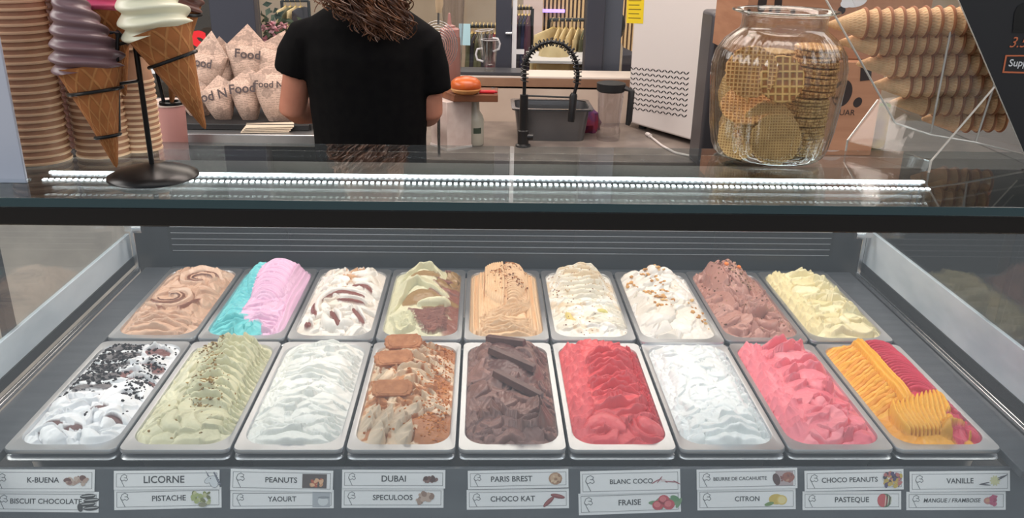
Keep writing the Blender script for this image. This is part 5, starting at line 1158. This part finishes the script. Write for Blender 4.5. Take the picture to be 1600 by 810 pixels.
bag(352, 188, 2.92, 62, 58, -.22, 'od N', 'newsprint bag leaning left in the front row of the pile', peak=.2)
bag(392, 188, 2.92, 72, 58, -.10, 'Food', 'newsprint bag upright in the middle of the front row', peak=.15)
bag(438, 190, 2.90, 80, 92, .02, 'Food News', 'largest newsprint bag with a bold Food News title, front row right', peak=.12)
bag(486, 190, 2.96, 72, 50, .15, '', 'newsprint bag half hidden behind the person')
pp = mat('napkin_paper', rgb(212, 196, 174), .7); c = AY(415, 197, 2.80)
o = thing('folded_papers', 'small stack of folded cream papers at the counter edge', 'papers', (c.x, 2.80, LZ)); 
for k in range(4): MB().box((c.x + k * .004, 2.805 + k * .002, LZ + .003 + k * .005), (.155, .07, .0036), Euler((0, 0, .10 + .03 * k))).build('sheet', pp, o, bevel=.0008)
c = AY(266, 190, 2.62); o = thing('plastic_tub', 'dusky pink plastic tub with a pale lid left of the newsprint bags', 'tub', (c.x, 2.62, .92))
MB().lathe([(.0005, 0), (.040, 0), (.043, .004), (.049, .20), (.047, .20), (.0005, .19)], 32, Matrix.Translation((c.x, 2.62, .92))).build('tub_body', mat('pink_plastic', rgb(196, 142, 136), .4), o); MB().lathe([(.0005, .2), (.051, .2), (.052, .206), (.050, .212), (.0005, .214)], 32, Matrix.Translation((c.x, 2.62, .9205))).build('lid', mat('lid_pale', rgb(210, 188, 178), .4), o)

# ------------------------------------------------------------------ objects around the sink
c = AY(706, 228, 2.80); bx_ = c.x
o = thing('white_pillar_box', 'tall white box carrying the wooden board with the bun', 'box', (bx_ - .005, 2.85, RZ)); MB().box((bx_ - .004, 2.852, (RZ + 1.108) / 2), (.100, .10, 1.108 - RZ), Euler((0, 0, .62))).build('box_body', noisy(mat('marble_white', rgb(222, 206, 198), .4), rgb(206, 186, 178), 18), o, bevel=.002); MB().box((bx_ - .004, 2.852, RZ + .004), (.104, .104, .008), Euler((0, 0, .62))).build('box_foot', white_lac, o)
p0_, p1_ = AY(678, 152, 2.78), AY(783, 154, 2.78); zc = 1.1205
o = thing('serving_board', 'thick dark wooden board holding the bun', 'board', ((p0_.x + p1_.x) / 2, 2.87, 1.1085)); b = MB(); M = Matrix.Translation(((p0_.x + p1_.x) / 2, 2.865, 1.1085)); b.prism([(-.105, .03), (-.045, -.075), (.100, -.07), (.102, .07), (-.06, .075)], .024, M); b.build('board_slab', wood, o, bevel=.002); MB().lathe([(.003, .0002), (.008, .0002), (.008, .0252), (.003, .0252), (.003, .0002)], 16, Matrix.Translation(((p0_.x + p1_.x) / 2 + .085, 2.92, 1.1083)), cap0=False, cap1=False).build('hanging_ring', steel, o)
c = AY(728, 141, 2.82); zb = 1.1328
o = thing('sesame_bun', 'glossy orange brown bun sitting on the wooden board', 'bun', (c.x, 2.82, zb)); b = MB(); b.lathe([(.0005, .0), (.036, 0), (.046, .006), (.050, .014), (.0485, .018), (.0005, .018)], 32, Matrix.Translation((c.x, 2.82, zb))); b.build('bun_base', noisy(mat('bun_pale', rgb(226, 176, 112), .5), rgb(200, 134, 72), 14), o); b = MB(); b.lathe([(.0005, .018), (.0495, .018), (.0515, .026), (.047, .040), (.034, .050), (.016, .055), (.0005, .056)], 32, Matrix.Translation((c.x, 2.82, zb))); b.build('bun_top', noisy(mat('bun_crust', rgb(206, 104, 46), .3), rgb(172, 74, 30), 16), o)
c = AY(762, 138, 2.80); b = MB(); b.tube([(c.x - .028, 2.815, zb + .006), (c.x + .022, 2.815, zb + .006), (c.x + .026, 2.815, zb + .006)], [.006, .006, .004], 10); o = thing('marker_pen', 'red marker lying beside the bun on the board', 'marker', (c.x, 2.815, zb)); b.build('pen_body', mat('pen_red', rgb(200, 30, 40), .3), o); MB().tube([(c.x + .024, 2.815, zb + .006), (c.x + .032, 2.815, zb + .006)], .0045, 10).build('pen_cap', mat('pen_cap_red', rgb(160, 20, 32), .3), o)
c = AY(742, 200, 2.88); o = thing('milk_bottle', 'cloudy white glass bottle with a small dark label beside the white pillar', 'bottle', (c.x, 2.88, RZ)); T = Matrix.Translation((c.x, 2.88, RZ))
MB().lathe([(.0005, 0), (.028, 0), (.031, .004), (.031, .085), (.028, .100), (.016, .118), (.0145, .150), (.0165, .152), (.0165, .158), (.0005, .159)], 32, T).build('bottle_body', mat('cloudy_glass', rgb(206, 202, 186), .2, 0, .6), o)
b = MB(); b.loft([[T @ Vector((.0314 * math.sin(a), -.0314 * math.cos(a), .054 + .012 * s * (1 - .2 * math.cos(a)))) for a in (-.15 + .9 * i / 8 for i in range(9))] for s in (-1, 1)], False, False, closed=False); b.build('dark_label', mat('label_dark_green', rgb(70, 84, 70), .5), o)
c = AY(703, 145, 2.98); T = Matrix.Translation((c.x, 2.98, RZ)); hb_ = AY(703, 40, 2.98).z - RZ
o = thing('squeeze_bottle', 'tall brown sauce squeeze bottle behind the bun', 'bottle', (c.x, 2.98, RZ)); MB().lathe([(.0005, 0), (.034, 0), (.037, .006), (.037, hb_ - .042), (.034, hb_ - .036), (.0005, hb_ - .036)], 32, T).build('bottle_body', mat('brown_plastic', rgb(122, 84, 76), .35, sss=.0), o); MB().lathe([(.0342, hb_ - .0355), (.0342, hb_ - .012), (.030, hb_ - .008), (.020, hb_ - .006), (.020, hb_), (.008, hb_ + .004), (.004, hb_ + .04), (.0005, hb_ + .042)], 28, T).build('screw_cap', mat('cap_brown', rgb(156, 112, 106), .4), o)
c = AY(708, 12, 3.36); T = Matrix.Translation((c.x, 3.36, 1.1196)); o = thing('clear_tumbler', 'tall clear plastic tumbler on the ledge behind the brown bottle', 'tumbler', (c.x, 3.36, 1.1196)); MB().lathe([(.0005, 0), (.030, 0), (.047, .32), (.045, .32), (.028, .005), (.0005, .005)], 32, T).build('tumbler_body', clear('tumbler_plastic', (.93, .92, .93), 1.5, .05), o); MB().tube([(c.x + .047 * math.cos(a), 3.36 + .047 * math.sin(a), 1.1196 + .32) for a in (2 * PI * i / 40 for i in range(40))], .0022, 6, closed=True).build('rolled_rim', clear('tumbler_rim', (.8, .8, .8), 1.6, .05, 2), o)
# wire skimmer hanging
c = AY(684, 72, 2.70); o = thing('wire_skimmer', 'round wire skimmer standing with its handle up behind the right shoulder', 'skimmer', (c.x, 2.70, RZ)); wire = mat('wire_steel', (.7, .7, .72), .2, 1.0)
for k in range(9):
    rr = .008 + k * .0065; b = MB(); b.tube([(c.x + rr * math.cos(a), 2.70 + .012 * math.cos(rr * 20), c.z + rr * math.sin(a) * 1.25) for a in (2 * PI * i / 36 for i in range(36))], .0012, 5, closed=True); b.build('wire_ring', wire, o)
MB().tube([(c.x, 2.70, RZ + .002), (c.x, 2.70, c.z - .07)], .005, 8).build('lower_stem', wire, o); MB().tube([(c.x + .003, 2.70, c.z + .065), (c.x + .004, 2.70, c.z + .105)], .0035, 8).build('neck', wire, o); MB().tube([(c.x + .004, 2.70, c.z + .10), (c.x + .006, 2.70, c.z + .125), (c.x + .008, 2.70, c.z + .22)], [.008, .0125, .011], 12).build('handle', mat('handle_cream', rgb(196, 172, 140), .5), o)
# mugs on a dark tray
c = AY(765, 114, 3.34); o = thing('dark_serving_tray', 'dark grey serving tray on the ledge under the glass mugs', 'tray', (c.x, 3.352, 1.1196)); MB().box((c.x - .01, 3.352, 1.1236), (.30, .16, .008)).build('tray_plate', mat('tray_grey', rgb(70, 70, 74), .35), o, bevel=.003); MB().box((c.x - .01, 3.274, 1.1286), (.30, .006, .008)).build('tray_lip', mat('tray_grey', rgb(70, 70, 74), .35), o)
mg = clear('mug_glass', (.95, .95, .95), 1.5, .08, 3.4)
def mug(x, y, z, tilt, label, s):
    o = thing('glass_mug', label, 'mug', (x, y, z), None, (0, tilt, 0)); MB().lathe([(.0005, 0), (.020, 0), (.020, .004), (.0225, .02), (.033, .118), (.0315, .118), (.021, .024), (.0005, .018)], 32, uv=False).build('mug_body', mg, o, world=False)
    MB().lathe([(.0315, .1175), (.0345, .1175), (.0345, .1195), (.0315, .1195), (.0315, .1175)], 32, cap0=False, cap1=False).build('mug_lip', mat('frost_rim', rgb(214, 210, 210), .3), o, world=False)
    MB().tube([(s * .029, 0, .085), (s * .048, 0, .082), (s * .054, 0, .062), (s * .048, 0, .042), (s * .025, 0, .035)], .0042, 8).build('handle', mat('mug_handle_glass', rgb(206, 204, 206), .15), o, world=False)
mug(c.x, 3.34, 1.1278, 0, 'lower glass mug standing on the dark tray, handle left', -1); mug(c.x - .008, 3.34, 1.1278 + .036, -.0, 'upper glass mug nested in the lower one, handle right', 1); bpy.data.objects['glass_mug.001'].rotation_euler = (0, -.12, 0)
# steel pan by the sink
c = AY(860, 215, 3.0); T = Vector((c.x, 3.02, RZ)); o = thing('steel_basin', 'deep stainless steel basin pan standing behind the black tap', 'basin', T); hB = .115
lo = [rrect(.235, .15, .03, z=0), rrect(.262, .172, .035, z=hB - .006), rrect(.285, .195, .02, z=hB - .004), rrect(.285, .195, .02, z=hB), rrect(.258, .168, .035, z=hB - .001), rrect(.232, .147, .03, z=.004)]
MB().loft([[T + v for v in l] for l in lo]).build('basin_body', mat('basin_steel', (.20, .205, .215), .32, .85), o, smooth=50); MB().loft([[T + v for v in l] for l in (rrect(.288, .198, .02, z=hB + .0003), rrect(.288, .198, .02, z=hB + .0022), rrect(.262, .172, .035, z=hB + .002))], False, False).build('basin_rim', steel_b, o)
# spring tap
y_ = 2.86; tp_ = thing('spring_tap', 'matte black kitchen tap with an arched spring hose', 'tap', (AY(818, 215, y_).x, y_, RZ)); tk = mat('tap_black', (.014, .014, .015), .35)
xL = AY(818, 190, y_).x; xR = AY(896, 170, y_).x; zt_ = AY(818, 148, y_).z; zbar = AY(850, 150, y_).z
MB().lathe([(.0005, 0), (.026, 0), (.026, .006), (.019, .010), (.019, .055), (.014, .058), (.014, zt_ - RZ), (.0005, zt_ - RZ)], 24, Matrix.Translation((xL, y_, RZ))).build('tap_body', tk, tp_); MB().tube([(xL + .012, y_ - .004, RZ + .035), (xL + .034, y_ - .006, RZ + .035)], .011, 14).build('side_knob', tk, tp_); MB().tube([(xL, y_, zbar), (xR, y_, zbar - .004)], .0032, 8).build('support_bar', tk, tp_)
arc = [Vector((xL, y_, zt_)), Vector((xL, y_, AY(818, 118, y_).z))] + [AY(px, py, y_) for px, py in ((820, 98), (830, 80), (845, 69), (862, 65), (880, 69), (893, 80), (901, 97), (903, 115))] + [Vector((xR + .008, y_, AY(900, 132, y_).z))]
MB().tube(arc, .0062, 10).build('hose', tk, tp_)
fine = []
for i in range(len(arc) - 1):
    for k in range(12): fine.append(arc[i].lerp(arc[i + 1], k / 12))
b = MB(); sp = []; Ld = 0; per = .0125
for i in range(1, len(fine)):
    d = fine[i] - fine[i - 1]; seg = d.length; tt = d.normalized(); nx = tt.cross(Vector((0, 1, 0))).normalized(); 
    for k in range(3):
        ph = 2 * PI * (Ld + seg * k / 3) / per; sp.append(fine[i - 1] + d * (k / 3) + (nx * math.cos(ph) + Vector((0, 1, 0)) * math.sin(ph)) * .0125)
    Ld += seg
b.tube(sp[24:], .0022, 5); b.build('spring_coil', tk, tp_)
b = MB(); b.tube([Vector((xR + .008, y_, AY(900, 132, y_).z)), Vector((xR, y_, AY(897, 148, y_).z))], .006, 8); b.tube([Vector((xR, y_, AY(897, 146, y_).z)), Vector((xR - .002, y_, AY(897, 150, y_).z)), Vector((xR - .006, y_, AY(893, 190, y_).z))], [.010, .0135, .012], 14); b.build('spray_head', tk, tp_)
# blender jug
c = AY(950, 215, 2.98); T = Matrix.Translation((c.x, 2.98, RZ)); o = thing('blender_jug', 'clear blender jug with black lid and handle beside the white machine', 'jug', (c.x, 2.98, RZ)); hj = AY(950, 128, 2.98).z - RZ
MB().lathe([(.0005, 0), (.040, 0), (.042, .035), (.038, .045), (.047, hj - .03), (.045, hj - .03), (.036, .05), (.0005, .046)], 32, T).build('jug_body', clear('jug_plastic', (.94, .93, .94), 1.5, .06, 2.4), o); MB().lathe([(.0005, hj - .034), (.044, hj - .034), (.050, hj - .029), (.051, hj - .004), (.036, hj), (.0005, hj + .002)], 32, T).build('jug_lid', blackm, o)
MB().tube([(c.x + .046, 2.96, RZ + hj - .018), (c.x + .068, 2.95, RZ + hj - .026), (c.x + .066, 2.95, RZ + .075), (c.x + .062, 2.95, RZ + .06)], [.010, .0115, .011, .008], 10).build('jug_handle', blackm, o)
c = AY(905, 200, 3.1); T = Matrix.Translation((c.x + .02, 3.13, RZ)); o = thing('cloth_bundle', 'dark blue and red cleaning cloth crumpled beside the blender jug', 'cloth', (c.x + .02, 3.13, RZ)); b = MB(); b.lathe([(.0005, 0), (.055, 0), (.058, .03), (.045, .07), (.02, .09), (.0005, .092)], 28, T, mod=lambda a, z: 1 + .16 * math.sin(5 * a + z * 60) + .08 * math.sin(11 * a)); b.build('cloth_body', noisy(mat('cloth_blue', rgb(50, 48, 96), .9), rgb(140, 40, 56), 18), o)
# white machine
A_ = Vector((.499, 3.20, 0)); B2 = Vector((.719, 2.843, 0)); d = (B2 - A_).normalized(); nrm_ = Vector((-d.y, d.x, 0)); nrm_ = nrm_ if nrm_.y > 0 else -nrm_
zb0, zt0 = RZ + .018, 1.62; mc = thing('ice_machine', 'tall white machine with chevron vents and yellow stickers', 'appliance', ((A_ + B2) / 2 + nrm_ * .17 + Vector((0, 0, RZ))))
MB().hexa([A_ + Z_ * zb0, B2 + Z_ * zb0, B2 + nrm_ * .36 + Z_ * zb0, A_ + nrm_ * .36 + Z_ * zb0, A_ + Z_ * zt0, B2 + Z_ * zt0, B2 + nrm_ * .36 + Z_ * zt0, A_ + nrm_ * .36 + Z_ * zt0]).build('housing', white_lac, mc, bevel=.008, seg=3)
for s, f in ((A_, .05), (B2, -.05)):
    for q in (.04, .31): MB().lathe([(.0005, 0), (.016, 0), (.014, .02), (.0005, .02)], 14, Matrix.Translation(s + d * f + nrm_ * q + Z_ * RZ)).build('foot', blackm, mc)
def on_face(px, py): r_ = ray(px, py); t_ = (A_ - CAM).dot(nrm_) / r_.dot(nrm_); return CAM + r_ * t_
sl_m = mat('vent_slot', (.012, .012, .013), .7); v0, v1, v2 = on_face(986, 104), on_face(1078, 112), on_face(984, 166); ud, vd = (v1 - v0) / 10, (v2 - v0) / 8
for r_ in range(9):
    b = MB()
    for k in range(20):
        p = v0 + ud * (k * .5) + vd * r_ - nrm_ * .0006; q = ud * .40 + vd * (.42 if k % 2 == 0 else -.42); w = vd * .27
        if k % 2: p = p + vd * .42
        b.add([p, p + q, p + q + w, p + w], [(0, 1, 2, 3)])
    b.build('chevron_vent', sl_m, mc, smooth=0)
yl_ = mat('yellow_sticker', rgb(236, 206, 40), .45); c0, c1, c2_, c3 = (on_face(x, y) - nrm_ * .0008 for x, y in ((980, -6), (1007, -6), (1005, 37), (979, 36))); MB().add([c0, c3, c2_, c1], [(0, 1, 2, 3)]).build('warning_sticker', yl_, mc, smooth=0)
b = MB()
for k in range(5): a1, b1 = c0.lerp(c3, .18 + .16 * k), c1.lerp(c2_, .18 + .16 * k); b.add([a1.lerp(b1, .12) - nrm_ * .0004, a1.lerp(b1, .85 - .1 * (k % 2)) - nrm_ * .0004, a1.lerp(b1, .85 - .1 * (k % 2)) - nrm_ * .0004 + Z_ * .003, a1.lerp(b1, .12) - nrm_ * .0004 + Z_ * .003], [(0, 1, 2, 3)])
b.build('sticker_lines', mat('sticker_ink', rgb(120, 96, 20), .6), mc, smooth=0)
cb_ = thing('power_cable', 'thin white cable lying on the counter under the white machine', 'cable', AY(1040, 225, 2.75)); b = MB(); b.tube([Vector((x, y, RZ + .004)) for x, y in ((.56, 3.02), (.575, 2.88), (.60, 2.78), (.64, 2.74), (.70, 2.77), (.74, 2.86))], .004, 8); b.build('cord', white_lac, cb_); MB().tube([Vector((.56, 3.02, RZ + .006)), Vector((.553, 3.05, RZ + .006))], .008, 10).build('plug', white_lac, cb_)
# dark appliance, cartons behind the jar
o = thing('coffee_machine', 'dark grey coffee machine partly hidden behind the glass jar', 'appliance', (.66, 2.55, RZ)); cx_ = AY(1140, 60, 2.55).x; hz = AY(1140, 22, 2.55).z
MB().box((cx_ + .02, 2.66, (RZ + hz) / 2), (.13, .14, hz - RZ)).build('machine_body', mat('machine_grey', rgb(78, 76, 80), .35, .3), o, bevel=.012, seg=3); MB().box((cx_ + .028, 2.584, hz - .10), (.07, .012, .13)).build('front_panel', black_m, o, bevel=.003); MB().tube([(cx_ - .018, 2.575, hz - .045), (cx_ - .018, 2.555, hz - .045)], .010, 14).build('dial', steel_b, o); MB().box((cx_ + .035, 2.66, hz + .05), (.035, .05, .11)).build('bean_hopper', black_m, o, bevel=.004)
ctn = noisy(mat('carton_brown', rgb(172, 124, 94), .75), rgb(158, 110, 82), 6, stretch=(1, 1, 8)); inkc = mat('carton_ink', rgb(40, 28, 26), .7); tape = mat('carton_tape', rgb(206, 158, 116), .35)
yC = 2.16; x0, x1 = AY(1175, 232, yC).x, AY(1362, 232, yC).x; zb1 = 1.1005; zt1 = AY(1340, 97, yC).z
o = thing('carton', 'brown carton with a dark oval logo just right of the jar', 'box', ((x0 + x1) / 2, yC + .13, zb1)); MB().box(((x0 + x1) / 2, yC + .13, (zb1 + zt1) / 2), (x1 - x0, .26, zt1 - zb1)).build('carton_body', ctn, o, bevel=.002); MB().box(((x0 + x1) / 2, yC + .13, zt1 + .0005), (.05, .262, .001)).build('packing_tape', tape, o)
def oval(b, px, py, rx_, ry_, Y, dz=.0006, rot=0):
    c = AY(px, py, Y); k = (AY(px + 50, py, Y).x - AY(px - 50, py, Y).x) / 100; b.add([c + X_ * k * (rx_ * math.cos(a) * math.cos(rot) - ry_ * math.sin(a) * math.sin(rot)) + Z_ * k * (rx_ * math.cos(a) * math.sin(rot) + ry_ * math.sin(a) * math.cos(rot)) + Vector((0, -dz, 0)) for a in (2 * PI * i / 26 for i in range(26))], [tuple(range(26))])
b = MB(); oval(b, 1316, 146, 15, 21, yC, rot=-.15); b.build('oval_logo', inkc, o, smooth=0); b = MB(); oval(b, 1312, 144, 7, 13, yC, .001, -.3); oval(b, 1308, 156, 6, 5, yC, .001); b.build('logo_cutout', ctn, o, smooth=0); b = MB(); oval(b, 1340, 160, 6.5, 8, yC, rot=-.4); b.build('bean_mark', inkc, o, smooth=0); b = MB(); c = AY(1353, 112, yC); b.box((c.x, yC - .0008, c.z), (.028, .001, .045), Euler((0, -.12, 0))); b.build('dark_patch', inkc, o, smooth=0)
put_text('lettering', 'UAR', 1324, 176, yC - .001, 24, inkc, o, bold=.0)
yD = 2.20; x2, x3_ = AY(1158, 95, yD).x, AY(1440, 95, yD).x; zt2 = zt1 + .30
o = thing('large_carton', 'large brown carton with black printed shapes standing above the jar shoulder', 'box', ((x2 + x3_) / 2, yD + .15, zt1 + .0015)); MB().box(((x2 + x3_) / 2, yD + .15, zt1 + .0015 + .15), (x3_ - x2, .30, .30)).build('carton_body', ctn, o, bevel=.002)
for px, py, rx_, ry_, rot in ((1170, 19, 3, 5, 0), (1191, 4, 7, 17, -.06), (1216, 4, 6, 18, .06), (1205, 14, 3, 5, -.5), (1239, 18, 4, 4, -.4), (1315, 16, 6, 6, 0)): b = MB(); oval(b, px, py, rx_, ry_, yD, rot=rot); b.build('printed_mark', inkc, o, smooth=0)
b = MB(); oval(b, 1335, 0, 20, 11, yD, .0006, .1); oval(b, 1322, 6, 9, 6, yD, .0008); b.build('white_print', wht, o, smooth=0)
c = AY(1372, 185, 2.25); o = thing('fruit_packet', 'dark packet with yellow and green print beside the carton under the cones', 'packet', (c.x, 2.25, zb1)); b = MB(); hp = AY(1370, 160, 2.25).z - zb1; loops = [[Vector((c.x + .03 * math.cos(a) * k, 2.25 + d_ * math.sin(a), zb1 + hp * t_)) for a in (2 * PI * i / 20 for i in range(20))] for t_, k, d_ in ((0, 1, .012), (.15, 1.02, .022), (.7, 1, .018), (.95, 1, .003), (1, 1, .003))]; b.loft(loops); b.build('packet_body', noisy(mat('packet_dark', rgb(70, 48, 40), .4), rgb(150, 128, 44), 10, .42, .66), o); MB().box((c.x, 2.25, zb1 + hp - .008), (.056, .008, .012)).build('sealed_top', mat('packet_green', rgb(90, 120, 40), .4), o)
# ------------------------------------------------------------------ person behind the counter, seen from the back
skin = noisy(mat('skin', rgb(196, 134, 110), .5, 0, .4), rgb(182, 118, 96), 9); shirt_m = noisy(mat('black_shirt', (.0034, .0032, .0038), .9, 0, .1), (.005, .0048, .005), 40); jean = mat('black_trousers', (.010, .010, .012), .85); hair_m = noisy(mat('brown_hair', rgb(66, 40, 28), .38, 0, .5), rgb(112, 72, 46), 26, stretch=(1, 1, .2))
PX, PY = -.372, 2.40
per = thing('person', 'person in a black t-shirt with long brown hair, seen from behind', 'person', (PX, PY, 0))
O_ = Vector((PX, PY, 0))
def V(x, y, z): return O_ + Vector((x, y, z))
def ring_(c, rx, ry, n=28, yo=0): return [V(c[0] + rx * math.cos(a), c[1] + ry * math.sin(a), c[2]) for a in (2 * PI * i / n for i in range(n))]
def remeshed(b, name, m, vox, smooth_it=6):
    o = b.build(name, m, per); r = o.modifiers.new('merge', 'REMESH'); r.mode = 'VOXEL'; r.voxel_size = vox; r.use_smooth_shade = True; s = o.modifiers.new('soften', 'SMOOTH'); s.iterations = smooth_it; s.factor = .5
    return o
Le, Re = AY(457, 172, 2.42) - O_, AY(671, 176, 2.42) - O_; Ls, Rs = Vector((-.168, .0, 1.37)), Vector((.160, .0, 1.36))
Lw, Rw = Vector((-.14, .30, 1.085)), Vector((.10, .30, 1.075))
b = MB()
b.loft([ring_((0, 0, .90), .15, .10), ring_((0, 0, 1.0), .135, .09), ring_((0, 0, 1.12), .130, .088), ring_((0, .0, 1.28), .14, .085), ring_((0, .005, 1.36), .13, .065), ring_((0, .01, 1.42), .06, .05), ring_((0, .02, 1.50), .052, .055), ring_((0, .035, 1.56), .05, .055)])
b.ball(V(0, .055, 1.63), (.075, .098, .115), 24, 16); b.ball(V(0, .150, 1.615), (.014, .02, .02), 10, 8); b.ball(V(0, .135, 1.565), (.035, .03, .03), 12, 8)
for s in (-1, 1): b.ball(V(s * .077, .045, 1.625), (.010, .02, .03), 10, 8)
for sh, el, wr in ((Ls, Le, Lw), (Rs, Re, Rw)):
    b.tube([O_ + sh.lerp(el, .22) * .97, O_ + sh.lerp(el, .5), O_ + el, O_ + el + (wr - el) * .12, O_ + el.lerp(wr, .55), O_ + wr], [.036, .042, .039, .040, .036, .026], 16)
    d = (wr - el).normalized(); sd = d.cross(Vector((0, 0, 1))).normalized(); pc = wr + d * .045
    b.ball(O_ + pc, (.040, .048, .016), 12, 8)
    for k in range(4):
        f0 = pc + d * .036 + sd * (.03 - .02 * k); ln = (.062, .072, .067, .052)[k]
        b.tube([O_ + f0, O_ + f0 + d * ln * .45 + Vector((0, 0, .002)), O_ + f0 + d * ln * .8 - Vector((0, 0, .012)), O_ + f0 + d * ln * .92 - Vector((0, 0, .026))], [.0088, .0086, .0078, .0066], 8)
    th = sd * (.045 if sh is Ls else -.045); b.tube([O_ + wr + d * .02 + th * .5, O_ + wr + d * .05 + th * 1.2, O_ + wr + d * .085 + th * 1.25], [.012, .010, .008], 8)
for s in (-1, 1): b.tube([V(s * .08, 0, .92), V(s * .085, .005, .50), V(s * .09, -.01, .10), V(s * .09, -.01, .06)], [.085, .056, .040, .042], 16)
remeshed(b, 'body', skin, .0055)
# t-shirt: loose, hem below the hips
b = MB(); b.loft([ring_((0, 0, .86), .158, .118), ring_((0, 0, .95), .160, .118), ring_((.0, 0, 1.08), .160, .114), ring_((.0, 0, 1.2), .168, .114), ring_((0, .0, 1.31), .182, .114), ring_((0, .004, 1.385), .186, .096), ring_((0, .008, 1.425), .125, .080), ring_((0, .014, 1.455), .078, .070)])
sl_l = AY(464, 114, 2.41) - O_; sl_r = AY(677, 143, 2.41) - O_
b.tube([V(-.09, 0, 1.375), O_ + Ls * .99 + Vector((0, 0, -.010)), O_ + Ls.lerp(sl_l, .55), O_ + sl_l], [.050, .060, .064, .064], 20); b.tube([V(.09, 0, 1.375), O_ + Rs * .99 + Vector((0, 0, -.010)), O_ + Rs.lerp(sl_r, .55), O_ + sl_r], [.050, .058, .055, .052], 20)
remeshed(b, 'black_tshirt', shirt_m, .007, 4)
b = MB(); b.loft([ring_((0, 0, .80), .155, .11), ring_((0, 0, .95), .152, .108)])
for s in (-1, 1): b.tube([V(s * .075, 0, .92), V(s * .085, .0, .52), V(s * .09, -.008, .09)], [.092, .070, .056], 18)
remeshed(b, 'trousers', jean, .009, 4)
for s in (-1, 1): MB().ball(V(s * .09, .04, .036), (.045, .125, .035), 16, 10).build('shoe', blackm, per)
ey = mat('eye_white', rgb(220, 214, 208), .3)
for s in (-1, 1): MB().ball(V(s * .030, .146, 1.64), (.011, .006, .008), 10, 8).build('eye', ey, per)
MB().ball(V(0, .155, 1.583), (.022, .006, .007), 12, 8).build('lips', mat('lips', rgb(170, 96, 90), .4), per)
# hair: scalp shell plus loose curling locks down the back
b = MB(); r = random.Random(3)
b.ball(V(0, .035, 1.655), (.090, .105, .115), 24, 16); b.loft([ring_((0, -.01, 1.62), .085, .085), ring_((0, -.045, 1.52), .09, .06), ring_((.01, -.075, 1.44), .085, .034), ring_((.03, -.100, 1.40), .05, .012)])
b_l, b_m, b_r = AY(508, 12, 2.28) - O_, AY(590, 64, 2.28) - O_, AY(638, 58, 2.28) - O_
for k in range(380):
    u = r.random(); tip = b_l.lerp(b_m, u / .55) if u < .55 else b_m.lerp(b_r, (u - .55) / .45)
    tip = tip + Vector((r.uniform(-.012, .012), 0, r.uniform(-.004, .05))); x0 = -.085 + .17 * u; dep = r.uniform(-.016, .018)
    ph = r.uniform(0, 6); am = r.uniform(.008, .026); fr = r.uniform(1.8, 4.6); n = 40; pts = []
    for i in range(n):
        t = i / (n - 1); z = 1.64 + (tip.z - 1.64) * t; back = .045 + .080 * min(1, t * 1.5)
        pts.append(V(x0 * (1 - t) + tip.x * t + am * t ** .6 * math.sin(ph + fr * 2 * PI * t), -back - dep - am * .7 * t ** .6 * (1 + math.cos(ph + fr * 2 * PI * t)), z + .006 * t * math.sin(ph + 11 * t)))
    w = r.uniform(.0022, .0050); b.tube(pts, [w * (1.05 - .7 * (i / (n - 1)) ** 2) for i in range(n)], 6, flat=.7)
b.build('hair', hair_m, per)
bpy.context.view_layer.update()
